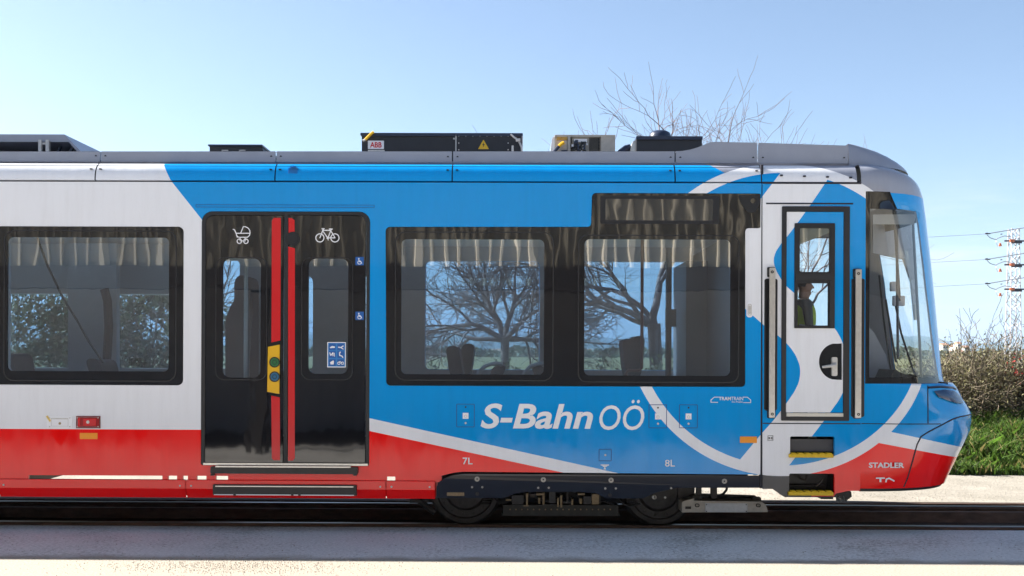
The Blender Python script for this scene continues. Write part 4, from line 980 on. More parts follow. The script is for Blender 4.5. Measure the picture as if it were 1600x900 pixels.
# grab rails in dark recesses
for (r0, r1), (p0, p1), (t, bt) in (((1194, 1214.5), (1200.2, 1209.3), (419, 652)), ((1329.5, 1350.5), (1334.2, 1343.4), (421.5, 652.5))):
    b = MB(); h = prr(r0+1.5, 437, r1-1.5, 639.5 if r0 < 1300 else 650, 2); b.plate(h, (), .03, .05); gr = build(b, 'rail_recess', M['black'])
    if r0 > 1300:
        b = MB(); q = prr(r0+.5, 435.5, r1, 651.5, 3); b.plate(q, (), -.006, .0); build(b, 'recess_frame', M['black'], gr)
    else:
        b = MB(); q = prr(r0, 435.5, r1, 641.5, 3.5); b.plate(q, [grow_poly(q, -.011)], -.004, .03); build(b, 'recess_frame', M['rubber'], gr)
    b = MB(); b.plate(prr(p0-1.8, t-1.5, p1+1.8, t+14, 2), (), -.012, -.0005); b.plate(prr(p0-1.8, bt-13, p1+1.8, bt+1.5, 2), (), -.012, -.0005); build(b, 'rail_foot', M['rubber'], gr)
    b = MB(); b.plate(prr(p0, t, p1, bt, 1), (), -.05, -.03); b.plate(prr(p0+.6, t+2, p1-.6, t+11, .5), (), -.0305, -.012); b.plate(prr(p0+.6, bt-10, p1-.6, bt-1, .5), (), -.0305, -.012); rl = build(b, 'grab_rail', M['steel'], gr, bevel=.006)
    b = MB()
    for yy in (t+6.5, bt-5.5): b.plate(pcirc((p0+p1)/2, yy, 2.2, n=12), [pcirc((p0+p1)/2, yy, 1.0, n=12)], -.056, -.049)
    build(b, 'screw', M['darksteel'], gr)
# step boxes
for y0, y1 in ((682, 714), (740, 773)):
    q = prr(1234 if y0 < 700 else 1233, y0, 1304, y1, 2.5); xs_ = [p[0] for p in q]; zs_ = [p[1] for p in q]
    X0, X1, Z0, Z1 = min(xs_), max(xs_), min(zs_), max(zs_)
    b = MB(); b.box(X0-.03, .26, Z0-.03, X1+.03, .28, Z1+.03); b.box(X0-.03, .04, Z0-.03, X0-.004, .26, Z1+.03); b.box(X1+.004, .04, Z0-.03, X1+.03, .26, Z1+.03); b.box(X0-.004, .04, Z1+.004, X1+.004, .26, Z1+.03); b.box(X0-.004, .042, Z0-.03, X1+.004, .26, Z0-.0)
    st_ = build(b, 'step_box', M['black'])
    b = MB(); b.box(X0-.012, -.035, Z0-.004, X1-.02, .05, Z0+.030)
    nx = 6
    for k in range(nx): b.plate(circ(X0+.03+(X1-X0-.07)*k/(nx-1), Z0+.030, .026, 14), (), -.030, .045) if False else b.box(X0+.01+(X1-X0-.09)*k/(nx-1), -.028, Z0+.030, X0+.06+(X1-X0-.09)*k/(nx-1), .05, Z0+.040)
    build(b, 'step_tread', M['stepyellow'], st_, bevel=.004)
    b = MB(); b.box(X0+.02, .18, Z0+.04, X1-.04, .24, Z0+.07)
    if y0 < 700: b.box(gx(1236), .16, gz(691, 1240), gx(1262), .2, gz(687, 1240)); b.plate(prr(1269, 684, 1283, 694, 3), [prr(1271, 686, 1281, 691, 2)], .14, .16)
    else: b.tube([(gx(x, y), .15, gz(y, x)) for x, y in ((1253, 742), (1257, 750), (1264, 753), (1268, 745))], .012, 7); b.tube([(gx(x, y), .12, gz(y, x)) for x, y in ((1291, 750), (1288, 756), (1280, 762))], .012, 7)
    build(b, 'step_bracket', M['beige' if y0 < 700 else 'darksteel'], st_)
b = MB(); q = prr(1199.5, 680.5, 1208, 688.5, 0); b.plate(q, [grow_poly(q, -.004)], -.003, .0, 0); b.plate(ppoly([(1201, 682.5), (1203.8, 684.5), (1201, 686.5)]), (), -.003, 0, 0); b.plate(ppoly([(1206.6, 682.5), (1203.8, 684.5), (1206.6, 686.5)]), (), -.0035, 0, 0); build(b, 'small_symbol', M['seam'])
b = MB(); b.plate(prr(1166.2, 472, 1176, 496, 4.5), (), -.006, -.0005); ol = build(b, 'side_lamp', M['white_paint'], bevel=.002)
q = prr(1168, 475, 1174.2, 493, 2.6); b = MB(); b.plate(q, [grow_poly(q, -.006)], -.010, -.0055); b.plate(prr(1169.3, 477.5, 1173, 490.5, 1.5), (), -.009, -.0055); build(b, 'lamp_lens', M['alu'], ol)
# sensor and brush below the cab
b = MB(); b.box(gx(1283, 772, .3), .3, gz(780, 1290, .3), gx(1302, 772, .3), .5, gz(772, 1290, .3)); b.plate(ppoly([(1300, 768), (1330, 768), (1331, 776), (1322, 783), (1306, 775)], .3), (), .3, .6); build(b, 'sensor_bracket', M['black'])
b = MB(); r2 = random.Random(9)
for k in range(26):
    px = 1309+r2.random()*16; X, Y_ = gx(px, 778, .3), .3+r2.random()*.1
    b.tube([(X, Y_, gz(775, px, .3)), (X+.02*(r2.random()-.3), Y_, gz(783+3*r2.random(), px, .3))], .005, 4)
build(b, 'brush', M['copper'])

# nose loft --------------------------------------------------------------
SIL = [(255, 1392), (258, 1404), (262, 1415), (266, 1424), (272, 1431), (280, 1436.5), (290, 1440), (300, 1443), (325, 1446), (370, 1451), (420, 1456.5), (470, 1461.5), (520, 1466), (570, 1470.5), (599.5, 1474), (600.5, 1488), (605, 1493), (612, 1497), (625, 1503), (637, 1511), (650, 1517.5), (660, 1518.5), (680, 1516), (700, 1507), (712, 1501), (735, 1490), (757, 1480), (763, 1477)]
EXPN = 2.5
def row_params(py):
    sil = float(np.interp(py, [p[0] for p in SIL], [p[1] for p in SIL]))
    z = gz(py, 1400)
    yo = 0.0
    if py < 285: yo = max(0, 0.13*(1-sqrt(max(0, 1-((285-py)/31)**2)))) if py > 254 else .13
    if py > 735: yo = .0006*(py-735)
    hw = TW/2-yo
    lo, hi = XN+.05, XN+3.0
    aa = [radians(a) for a in range(10, 91, 4)]
    for _ in range(40):
        Xf = (lo+hi)/2
        m_ = max(proj(XN+(Xf-XN)*sin(a)**(2/EXPN), yo+hw*(1-cos(a)**(2/EXPN)), z)[0] for a in aa)
        if m_ > sil: hi = Xf
        else: lo = Xf
    return z, yo, hw, Xf
def pillar_w(py): return float(np.interp(py, [255, 292, 299, 314, 325, 326.4, 345, 450, 520, 560, 600], [30, 50, 52, 48, 44, 15, 13, 12, 10, 8, 6]))
def row_pts(py, cols):
    z, yo, hw, Xf = row_params(py); out = []
    P = lambda a: (XN+(Xf-XN)*sin(a)**(2/EXPN), yo+hw*(1-max(0, cos(a))**(2/EXPN)), z)
    aX = lambda X: math.asin(min(1, max(0, (X-XN)/(Xf-XN)))**(EXPN/2))
    aS = max((radians(q*.5) for q in range(20, 180)), key=lambda a: proj(*P(a))[0])
    tgt = proj(*P(aS))[0]-pillar_w(py); lo, hi = aX(XCOL[-1]), aS
    for _ in range(30):
        m_ = (lo+hi)/2
        if proj(*P(m_))[0] < tgt: lo = m_
        else: hi = m_
    a0, a1, a2 = aX(XCOL[-1]), lo, min(aS+.045, 1.4)
    for kind, val in cols:
        if kind == 'x': a = aX(val)
        elif kind == 'g': a = a0+(a1-a0)*val
        elif kind == 'p': a = a1+(a2-a1)*val
        else: a = a2+(pi/2-a2)*val
        out.append(P(a))
    return out + [(x, TW-y, zz) for x, y, zz in out[-2::-1]]
XCOL = [XN, gx(1352), gx(1358.5)]
NG, NP_, NFR = 10, 5, 8
cols = [('x', x) for x in XCOL] + [('g', k/NG) for k in range(1, NG+1)] + [('p', k/NP_) for k in range(1, NP_+1)] + [('f', k/NFR) for k in range(1, NFR+1)]
rows_py = [254.5, 256, 258, 261, 265, 270, 276, 284, 292, 299, 312, 325, 326.5, 345, 370, 395, 420, 445, 470, 495, 520, 545, 570, 590, 599.6, 600.6, 604, 608, 614, 620, 627, 634, 642, 650, 656, 662, 670, 680, 690, 700, 712, 724, 735, 746, 757, 764]
GR = [row_pts(py, cols) for py in rows_py]; NC = len(GR[0])
iT, iG0, iG1, iB = rows_py.index(299), rows_py.index(326.5), rows_py.index(590), rows_py.index(599.6)
def pick(test):
    b = MB(); used = {}
    for i in range(len(GR)-1):
        for j in range(NC-1):
            if test(i, j):
                ids = []
                for (ii, jj) in ((i, j), (i+1, j), (i+1, j+1), (i, j+1)):
                    if (ii, jj) not in used: used[(ii, jj)] = len(b.v); b.v.append(GR[ii][jj])
                    ids.append(used[(ii, jj)])
                b.f.append(tuple(ids)); b.m.append(0)
    return b
JA, JB = 2+NG, 2+NG+NP_
def mirj(j): return min(j, NC-2-j)
inwin = lambda i, j: iT <= i < iB and (1 <= mirj(j) < JA or mirj(j) >= JB)
inglass = lambda i, j: iG0 <= i < iG1 and (2 <= mirj(j) < JA or mirj(j) >= JB)
def bump_row(i, j): return i
nose = build(pick(lambda i, j: not inwin(i, j)), 'nose_shell', M['livery'], smooth=55)
lin = pick(lambda i, j: not inwin(i, j) and 284 <= rows_py[i] < 640)
lin.v = [(XN+(x-XN)*.984, TW/2+(y-TW/2)*.984, z) for x, y, z in lin.v]; lin.f = [f[::-1] for f in lin.f]; build(lin, 'nose_lining', M['lining'], smooth=55)
ws = build(pick(lambda i, j: inwin(i, j) and not inglass(i, j)), 'windscreen', M['blackglass'], smooth=55)
build(pick(inglass), 'pane', M['cabglass'], ws, smooth='all')
def surf(X, py):
    """depth of the nose surface at X on the row of pixel py"""
    z, yo, hw, Xf = row_params(py); s_ = min(1, max(0, (X-XN)/(Xf-XN)))
    a = math.asin(s_**(EXPN/2)); return yo+hw*(1-cos(a)**(2/EXPN))
def on_nose(px, py, off=0.004):
    """nose surface point that projects to (px, py)"""
    z = gz(py, 1400); Xf_ = row_params(py)[3]
    lo, hi = XN, max((XN+(Xf_-XN)*k/60 for k in range(1, 60)), key=lambda X: proj(X, surf(X, py), z)[0])
    for _ in range(40):
        m_ = (lo+hi)/2
        if proj(m_, surf(m_, py), z)[0] < px: lo = m_
        else: hi = m_
    P0 = Vector((lo, surf(lo, py), z)); dx = .004
    tx = Vector((dx, surf(min(lo+dx, row_params(py)[3]-.002), py)-surf(lo, py), 0)); dpy = 1.5
    tz = Vector((0, surf(lo, py-dpy)-surf(lo, py), gz(py-dpy, 1400)-z))
    nn_ = tx.cross(tz).normalized()
    if nn_.y > 0: nn_ = -nn_
    return P0+nn_*off
def dense(pts, k=8):
    out = []
    for a, c in zip(pts[:-1], pts[1:]): out += [(a[0]+(c[0]-a[0])*i/k, a[1]+(c[1]-a[1])*i/k) for i in range(k)]
    return out+[pts[-1]]
def noseline(pts, r, name, m, par=nose):
    b = MB(); b.tube([on_nose(x, y, 0.0) for x, y in dense(pts)], r, 6); return build(b, name, m, par, smooth=True)
noseline([(1412, 762), (1418, 748), (1426, 720), (1433, 695), (1439, 683), (1450, 676), (1470, 666), (1488, 657), (1500, 653.5), (1512, 652.5), (1516, 652)], .007, 'bumper_seam', M['seam'])
noseline([(1346, 662), (1400, 662.6), (1440, 663), (1470, 663.5)], .0045, 'belt_seam', M['seam'])
noseline([(1449.5, 603), (1449.8, 630), (1450, 662)], .006, 'nose_seam', M['seam'])
noseline([(1341, 258), (1341.5, 270), (1341, 286)], .008, 'nose_seam', M['seam']) if False else None
# head lamp, dark lens in the brow of the nose
hl = [(1458, 612), (1475, 610), (1490, 613), (1499, 622), (1504, 634), (1494, 633), (1478, 627), (1464, 621)]
cen = (1482, 621)
ring_o = dense(hl+[hl[0]], 3)[:-1]
b = MB(); P = [on_nose(x, y, .012) for x, y in ring_o]; Q = [on_nose(cen[0]+(x-cen[0])*.55, cen[1]+(y-cen[1])*.55, .022) for x, y in ring_o]; k = len(P)
C0 = on_nose(*cen, .026)
b.add(P+Q+[C0], [(i, (i+1) % k, (i+1) % k+k, i+k) for i in range(k)]+[(k+i, k+(i+1) % k, 2*k) for i in range(k)])
build(b, 'headlight', mat('dark blue headlight lens', (.004, .03, .10), .08, bmp=.05, bscale=20), nose, smooth=True)
# far headlight mirrored
b2 = MB(); b2.add([(p.x, TW-p.y, p.z) for p in P+Q+[C0]], [(i, i+k, (i+1) % k+k, (i+1) % k) for i in range(k)]+[(k+i, 2*k, k+(i+1) % k) for i in range(k)]); build(b2, 'headlight', M['lid'], nose, smooth=True)
noseline([(1450, 606), (1470, 605), (1488, 607), (1493, 610)], .012, 'brow_trim', M['lid'])
# dark valance under the nose
b = MB(); rb = [row_pts(p_, cols) for p_ in (763, 765, 769)]
for r_ in rb[0:]: pass
b.sheet([[(x, y+.02 if y < TW/2 else y-.02, z) for x, y, z in row] for row in (rb[0], [(x-.03*(x > XN+.3), y, z) for x, y, z in rb[2]])], flip=True); build(b, 'nose_valance', M['black'])
# white letters on the nose skirt
text('STADLER', 1357.5, 722.8, 1412.5, 731, M['print_white'], tram, off=0.02, yf=-.004+.0, th=.012)
jk = None
s = Strokes(-0.0035); s.line([(1369, 747), (1382, 747)], 2); s.line([(1375.5, 747), (1375.5, 752.5)], 3); s.line([(1384, 753), (1385, 748.5), (1389, 747.2), (1397, 751.5)], 2.2); build(s, 'jacking_symbol', M['print_white'])
# grey front fairing on the roof
SIL2 = [(227.9, 1326.5), (229, 1340), (232, 1357), (237, 1377), (243, 1392), (250, 1405), (256, 1413), (262, 1419)]
def frow(py):
    sil = float(np.interp(py, [p[0] for p in SIL2], [p[1] for p in SIL2])); z = gz(py, 1380, .3); XS = gx(1326, 245, YF)+.004
    t = max(0, (262-py)/34.5); yo = YF+.0+.04*t*t; hw = TW/2-yo; lo, hi = XS+.002, XS+3
    aa = [radians(a) for a in range(4, 91, 3)]
    for _ in range(40):
        Xf = (lo+hi)/2
        if max(proj(XS+(Xf-XS)*sin(a)**.8, yo+hw*(1-cos(a)**.8), z)[0] for a in aa) > sil: hi = Xf
        else: lo = Xf
    o = [(XS+(Xf-XS)*sin(a)**.8, yo+hw*(1-max(0, cos(a))**.8), z) for a in [pi/2*i/16 for i in range(17)]]
    return o+[(x, TW-y, zz) for x, y, zz in o[-2::-1]]
fr_rows = [frow(p_) for p_ in (264, 260, 256, 250, 243, 237, 233, 230, 228.4, 227.9)]
fr_rows.append([(min(x, gx(1326, 245, YF)+.01), y, z) for x, y, z in fr_rows[-1]])
b = MB(); b.sheet(fr_rows); build(b, 'front_fairing', M['grey_paint'], smooth=60)
b = MB(); b.box(gx(1180), .22, gz(258, 1300), gx(1380), TW-.22, gz(250, 1300)); build(b, 'cab_roof', M['grey_paint'])
b = MB(); b.sheet([row_pts(254.5, cols), [(min(x, XN+.3), min(max(y, .3), TW-.3), z+.004) for x, y, z in row_pts(254.5, cols)]], flip=True); build(b, 'nose_roof', M['grey_paint'])
# cab interior ------------------------------------------------------------
b = MB(); b.box(XN, .12, ZF-.1, XN+.55, TW-.12, ZF); b.plate([(XN+.30, ZF), (XN+.95, ZF), (XN+.98, gz(596)), (XN+.62, gz(590)), (XN+.45, gz(575)), (XN+.40, gz(592))], (), .35, TW-.35); build(b, 'dashboard', M['black'], bevel=.01)
b = MB(); b.plate(ppoly([(1352, 505), (1366, 520), (1385, 556), (1392, 590), (1352, 590)], .8), (), .8, 1.3); build(b, 'driver_seat', M['lining'], bevel=.02)
b = MB(); b.box(gx(1195), .10, gz(318), XN+.25, TW-.1, gz(312)); build(b, 'cab_ceiling', M['lining'])
b = MB(); b.plate(ppoly([(1364, 335), (1432, 335), (1428, 350), (1364, 350)], .5), (), .5, .54); build(b, 'sun_blind', M['ceiling'])
b = MB(); b.plate(ppoly([(1364, 351), (1424, 351), (1430, 420), (1434, 500), (1430, 500), (1424, 440), (1412, 405), (1364, 395)], 1.9), (), 1.9, 1.95); build(b, 'cab_pillar', M['lining'])
b = MB(); 
for a, c in (((1396, 318), (1406, 470)), ((1401, 330), (1403, 560)), ((1426, 340), (1440, 590))):
    b.tube([(gx(a[0], a[1], 1.0), 1.0, gz(a[1], a[0], 1.0)), (gx(c[0], c[1], 1.0), 1.0, gz(c[1], c[0], 1.0))], .014, 7)
build(b, 'blind_cord', M['seatshell'])
# wipers on the outside of the screen
b = MB()
for pts in (((1374, 430), (1381, 500), (1392, 575), (1398, 596)), ((1398, 470), (1408, 520), (1424, 570), (1434, 596)), ((1384, 468), (1400, 566))):
    P = [Vector((gx(x, y, 1.7), 1.7, gz(y, x, 1.7))) for x, y in pts]; b.tube(P, .012, 7)
build(b, 'wiper', M['black'], smooth=True)
b = MB()
for q in ((1392, 440, 1404, 455), (1396, 462, 1414, 478)): b.plate(prr(*q, 2, 1.6), (), 1.6, 1.64)
build(b, 'mirror', M['ceiling'])

# ------------------------------------------------------------------ the driver
def skin_mesh(name, verts, edges, radii, root=0, sub=2):
    me = bpy.data.meshes.new('tmp'); me.from_pydata(verts, edges, []); o = bpy.data.objects.new('tmp', me); COL.objects.link(o)
    sk = o.modifiers.new('s', 'SKIN'); sk.use_smooth_shade = True
    sv = me.skin_vertices[0].data
    for i, r in enumerate(radii):
        sv[i].radius = r if isinstance(r, tuple) else (r, r); sv[i].use_root = (i == root)
    sb = o.modifiers.new('u', 'SUBSURF'); sb.levels = sub
    dg = bpy.context.evaluated_depsgraph_get(); m2 = bpy.data.meshes.new_from_object(o.evaluated_get(dg)); m2.name = name
    bpy.data.objects.remove(o); bpy.data.meshes.remove(me); return m2
M['skin'] = mat('skin', (.46, .26, .19), .55); M['hair'] = mat('dark short hair', (.03, .022, .018), .7)
M['hivis'] = mat('yellow hi-vis vest', (.55, .75, .05), .6, var=.08); M['cloth'] = mat('dark grey work clothes', (.09, .10, .11), .85, var=.15)
M['tape'] = mat('silver tape', (.6, .62, .62), .4)
hx, hz = at(1259, 450, .62)
px0, py0, pz0 = hx-.045, .62, ZF
man = thing('person', 'person in a yellow hi-vis vest standing in the cab, facing the windscreen', 'person', (px0, py0, pz0))
hs = (hz-ZF)/1.56                      # all joints scale with the height of the head
def J(x, y, z): return (px0+x*hs, py0+y*hs, pz0+z*hs)
jv = [J(0,0,.92), J(0,0,1.08), J(.01,0,1.26), J(.015,0,1.38), J(.02,0,1.445), J(.035,0,1.51), J(.045,0,1.575), J(.035,0,1.635),   # 0-7 pelvis..crown
      J(.015,-.17,1.38), J(.03,-.22,1.12), J(.20,-.20,1.00), J(.015,.17,1.38), J(.03,.22,1.12), J(.20,.20,1.00),             # 8-13 arms
      J(.0,-.09,.86), J(.015,-.10,.48), J(-.02,-.10,.08), J(.12,-.11,.035), J(.0,.09,.86), J(.015,.10,.48), J(-.02,.10,.08), J(.12,.11,.035)]
je = [(0,1),(1,2),(2,3),(3,4),(4,5),(5,6),(6,7),(3,8),(8,9),(9,10),(3,11),(11,12),(12,13),(0,14),(14,15),(15,16),(16,17),(0,18),(18,19),(19,20),(20,21)]
jr = [(.14,.12),(.13,.11),(.15,.12),(.12,.10),.055,.058,(.088,.080),.055,.06,.043,.03,.06,.043,.03,.088,.06,.045,.035,.088,.06,.045,.035]
# face: nose, chin and brow grow from the head joint; five fingers on either wrist
def addj(p, r, parent):
    jv.append(p); jr.append(r); je.append((parent, len(jv)-1)); return len(jv)-1
n1 = addj(J(.105,0,1.575), .022, 6); addj(J(.136,0,1.560), .011, n1)
c1 = addj(J(.085,0,1.505), .032, 5); addj(J(.107,0,1.502), .018, c1)
for sy, wi in ((-1, 10), (1, 13)):
    pm = addj(J(.27, sy*.19, .985), (.018, .034), wi)
    for k, (dy, L) in enumerate(((-.030, .070), (-.010, .082), (.010, .078), (.030, .062))):
        a = addj(J(.30, sy*.19+dy, .980), .009, pm); bq = addj(J(.30+L*.55, sy*.19+dy, .965), .0085, a); addj(J(.30+L*.8, sy*.19+dy, .935), .008, bq)
    t1 = addj(J(.25, sy*.145, .985), .011, pm); addj(J(.285, sy*.125, .975), .009, t1)
jr = [tuple(q*hs for q in r) if isinstance(r, tuple) else r*hs for r in jr]
bm_ = skin_mesh('body', jv, je, jr)
bm_.materials.append(M['skin']); bm_.materials.append(M['cloth'])
for p in bm_.polygons:
    c = p.center; z = (c.z-pz0)/hs; x = (c.x-px0)/hs
    p.material_index = 0 if (z > 1.43 or x > .20 and z < 1.1 and z > .85) else 1
bm_.transform(Matrix.Translation((-px0, -py0, -pz0)))
body = bpy.data.objects.new('body', bm_); link(body, man, (px0, py0, pz0))
vj = [J(0,0,.95), J(0,0,1.08), J(.01,0,1.26), J(.012,0,1.365), J(.012,-.135,1.375), J(.012,.135,1.375)]
vm = skin_mesh('vest', vj, [(0,1),(1,2),(2,3),(3,4),(3,5)], [tuple(q*hs for q in r) for r in ((.160,.140),(.150,.130),(.168,.138),(.136,.115),(.075,.070),(.075,.070))])
vm.materials.append(M['hivis']); vm.materials.append(M['tape'])
for p in vm.polygons:
    z = (p.center.z-pz0)/hs; p.material_index = 1 if 1.10 < z < 1.15 else 0
vm.transform(Matrix.Translation((-px0, -py0, -pz0))); link(bpy.data.objects.new('vest', vm), man, (px0, py0, pz0))
b = MB(); hc = Vector(J(.03, 0, 1.60))
for i in range(9):
    t = pi*.62*i/8
    for j in range(20):
        f = 2*pi*j/20; back = 1 if cos(f) < .3 else .55
        tt = t*back; b.v.append((hc.x+.098*hs*sin(tt)*cos(f)-.006, hc.y+.086*hs*sin(tt)*sin(f), hc.z+.082*hs*cos(tt)))
b.f = [(i*20+j, i*20+(j+1) % 20, (i+1)*20+(j+1) % 20, (i+1)*20+j) for i in range(8) for j in range(20)]; b.m = [0]*len(b.f)
b.build('hair', M['hair'], man, smooth='all')
for sy in (-1, 1):
    b = MB(); e = Vector(J(.04, sy*.083, 1.565))
    b.add([(e.x+.022*hs*cos(a), e.y+sy*.006, e.z+.032*hs*sin(a)) for a in [2*pi*k/10 for k in range(10)]]+[(e.x-.008, e.y+sy*.014, e.z)], [(i, (i+1) % 10, 10) for i in range(10)]); b.build('ear', M['skin'], man, smooth='all')
    b = MB(); e = Vector(J(.112, sy*.033, 1.588)); b.add([(e.x, e.y+.010*cos(a), e.z+.006*sin(a)) for a in [2*pi*k/8 for k in range(8)]]+[(e.x+.006, e.y, e.z)], [(i, (i+1) % 8, 8) for i in range(8)]); b.build('eye', M['black'], man)
b = MB(); e = Vector(J(.112, 0, 1.528)); b.add([(e.x+.006, e.y-.024, e.z), (e.x+.006, e.y+.024, e.z), (e.x+.010, e.y+.018, e.z-.009), (e.x+.010, e.y-.018, e.z-.009)], [(0, 1, 2, 3)]); b.build('mouth', mat('lips', (.25, .09, .08), .5), man)

# ------------------------------------------------------------------ trees, bushes, grass
def leafmat(name, col, var=.35, trans=.35):
    m, n, l, b = newmat(name); g_ = n.new('ShaderNodeNewGeometry'); rr_ = n.new('ShaderNodeValToRGB')
    e = rr_.color_ramp.elements; e[0].color = (*[c*(1-var) for c in col], 1); e[1].color = (*[c*(1+var) for c in col], 1)
    l.new(g_.outputs['Random Per Island'], rr_.inputs[0]); l.new(rr_.outputs[0], b.inputs['Base Color']); b.inputs['Roughness'].default_value = .65
    t = n.new('ShaderNodeBsdfTranslucent'); l.new(rr_.outputs[0], t.inputs[0]); mx = n.new('ShaderNodeMixShader'); mx.inputs[0].default_value = trans
    l.new(b.outputs[0], mx.inputs[1]); l.new(t.outputs[0], mx.inputs[2]); l.new(mx.outputs[0], n['Material Output'].inputs['Surface']); return m
M['bark'] = mat('grey brown bark', (.16, .125, .12), .9, var=.3, vscale=8, bmp=.4, bscale=25)
M['twig'] = mat('purple grey twigs', (.15, .115, .12), .85)
M['drytwig'] = mat('dry brown twigs', (.15, .12, .085), .9, var=.3, vscale=3)
M['olive'] = leafmat('olive leaves', (.085, .095, .055)); M['bushleaf'] = leafmat('dull thicket leaves', (.125, .115, .055), .5)
M['grass'] = leafmat('rank grass', (.078, .150, .022), .6, .45); M['redleaf'] = leafmat('red leaves', (.45, .05, .04), .3)

def leaf_mesh(name, pts, size, m, parent=None, loc=(0, 0, 0), seed=1, aspect=.5, up=0.0, kind=None):
    """many small leaf faces, one mesh; pts (n,3) world"""
    r = np.random.default_rng(seed); n = len(pts)
    d = r.normal(size=(n, 3)); d[:, 2] += up; d /= np.linalg.norm(d, axis=1)[:, None]
    e = r.normal(size=(n, 3)); e -= d*(e*d).sum(1)[:, None]; e /= np.linalg.norm(e, axis=1)[:, None]
    s = size*(.6+.8*r.random(n))[:, None]
    P = np.asarray(pts)-np.array(loc)
    v = np.stack([P-d*s*.5, P+e*s*aspect*.5, P+d*s*.5, P-e*s*aspect*.5], 1).reshape(-1, 3)
    me = bpy.data.meshes.new(name); me.vertices.add(4*n); me.vertices.foreach_set('co', v.ravel())
    me.loops.add(4*n); me.loops.foreach_set('vertex_index', np.arange(4*n)); me.polygons.add(n); me.polygons.foreach_set('loop_start', np.arange(0, 4*n, 4))
    me.update(calc_edges=True); me.materials.append(m)
    o = bpy.data.objects.new(name, me); link(o, parent, loc)
    if kind: o['kind'] = kind
    return o

def grow(b, p, d, L, r, depth, rg, droop=0.0, spread=.6, nside=4, up=.12, rmin=.006, wig=.22, tips=None, kids=(2, 3)):
    """one limb as a bent tapering tube, then its side shoots"""
    k = max(3, int(L/.16)) if depth > 1 else 4
    pts = [Vector(p)]; dd = Vector(d).normalized()
    for i in range(k):
        dd = (dd+Vector((rg.gauss(0, wig), rg.gauss(0, wig), rg.gauss(0, wig)+up-droop))*(.45)).normalized(); pts.append(pts[-1]+dd*L/k)
    r1 = max(rmin*.7, r*(.45 if depth else .3))
    b.tube(pts, [r+(r1-r)*i/k for i in range(k+1)], nside if depth > 1 else 3, cap=False)
    if tips is not None and depth <= 1: tips += pts[1:]
    if depth == 0: return
    m = rg.randint(*kids)+(1 if depth > 2 else 0)
    for q in range(m):
        t = .3+.7*(q+rg.random())/m; i = min(k, max(1, int(t*k))); base = pts[i]
        tang = (pts[i]-pts[i-1]).normalized(); ax = tang.orthogonal().normalized(); ax.rotate(Matrix.Rotation(rg.random()*2*pi, 3, tang))
        nd = (tang+ax*(spread*(.7+.6*rg.random()))).normalized()
        rr_ = (r+(r1-r)*i/k)*(.55+.2*rg.random())
        grow(b, base, nd, L*(.5+.28*rg.random()), max(rmin, rr_), depth-1, rg, droop, spread, nside, up, rmin, wig, tips, kids)
    # leader goes on
    grow(b, pts[-1], dd, L*(.55+.2*rg.random()), max(rmin, r1), depth-1, rg, droop, spread, nside, up, rmin, wig, tips, kids)

def bare_tree(label, X, Y, fork, rt, limbs, seed, depth=4, lean=0.0, spread=.65, up=.08, rmin=.007, kids=(2, 3), wig=.22):
    rg = random.Random(seed); t = thing('bare_tree', label, 'tree', (X, Y, 0), 'leafless trees behind the tram')
    b = MB(); b.tube([(X, Y, -.05), (X+.02, Y, .15), (X+lean*.5, Y, fork*.55), (X+lean, Y, fork)], [rt*1.35, rt*1.08, rt*.95, rt], 10, cap=False)
    b.build('trunk', M['bark'], t, loc=(X, Y, 0), smooth='all')
    for (dx, dy, dz, L, rf) in limbs:
        b = MB(); grow(b, (X+lean-dx*.02, Y, fork-.05), (dx, dy, dz), L, rt*rf, depth, rg, 0, spread, 5, up, rmin, wig, None, kids)
        b.build('limb', M['twig'], t, loc=(X, Y, 0), smooth='all')
    return t
YT = 13.5
def txy(px, Y): return gx(px, 540, Y)
zfk = lambda py, Y: gz(py, 800, Y)
bare_tree('spreading leafless tree seen through the middle window, its trunk low and thick', txy(789, YT), YT, zfk(528, YT), .10,
          [(-1, .1, .10, 1.9, .62), (-1, -.2, .45, 1.9, .7), (-.55, .3, .8, 1.5, .72), (.15, .1, 1, 1.4, .7), (.55, -.2, .8, 1.4, .66), (1, .2, .30, 1.5, .6), (-.2, .6, .6, 1.2, .5), (.8, .5, .05, 1.3, .45)], 12, 4, up=.03, kids=(3, 4), spread=.85, rmin=.006, wig=.3)
bare_tree('taller leafless tree behind the air conditioner, its twigs rising over the roof', txy(1030, YT), YT, zfk(505, YT), .15,
          [(-.9, .1, .75, 2.4, .55), (-.5, .0, 1.0, 2.8, .65), (-.15, .2, 1, 2.6, .45), (-1, -.2, .35, 2.0, .45), (-1, .3, .1, 1.7, .4)], 5, 4, lean=-.12, up=.06, rmin=.005, wig=.34, spread=.75)
bare_tree('upright leafless tree behind the cab roof, a few thin twigs against the sky', txy(1216, YT+1), YT+1, zfk(470, YT+1), .13,
          [(-.42, .1, 1, 2.15, .34), (-.15, .2, 1, 2.2, .34), (.12, -.1, 1, 2.2, .34), (.45, .1, 1, 2.05, .34), (.85, .2, .9, 1.9, .3)], 31, 4, up=.10, spread=.62, rmin=.0045, wig=.34, kids=(2, 2))
bare_tree('small leafless tree whose twig tips just clear the roof of the cab', txy(1262, YT+3), YT+3, zfk(480, YT+3), .10,
          [(-.3, .1, 1, 1.75, .38), (.25, .2, 1, 1.75, .38), (.7, -.1, .9, 1.5, .38)], 44, 4, up=.10, spread=.65, rmin=.0045, wig=.34, kids=(2, 2))
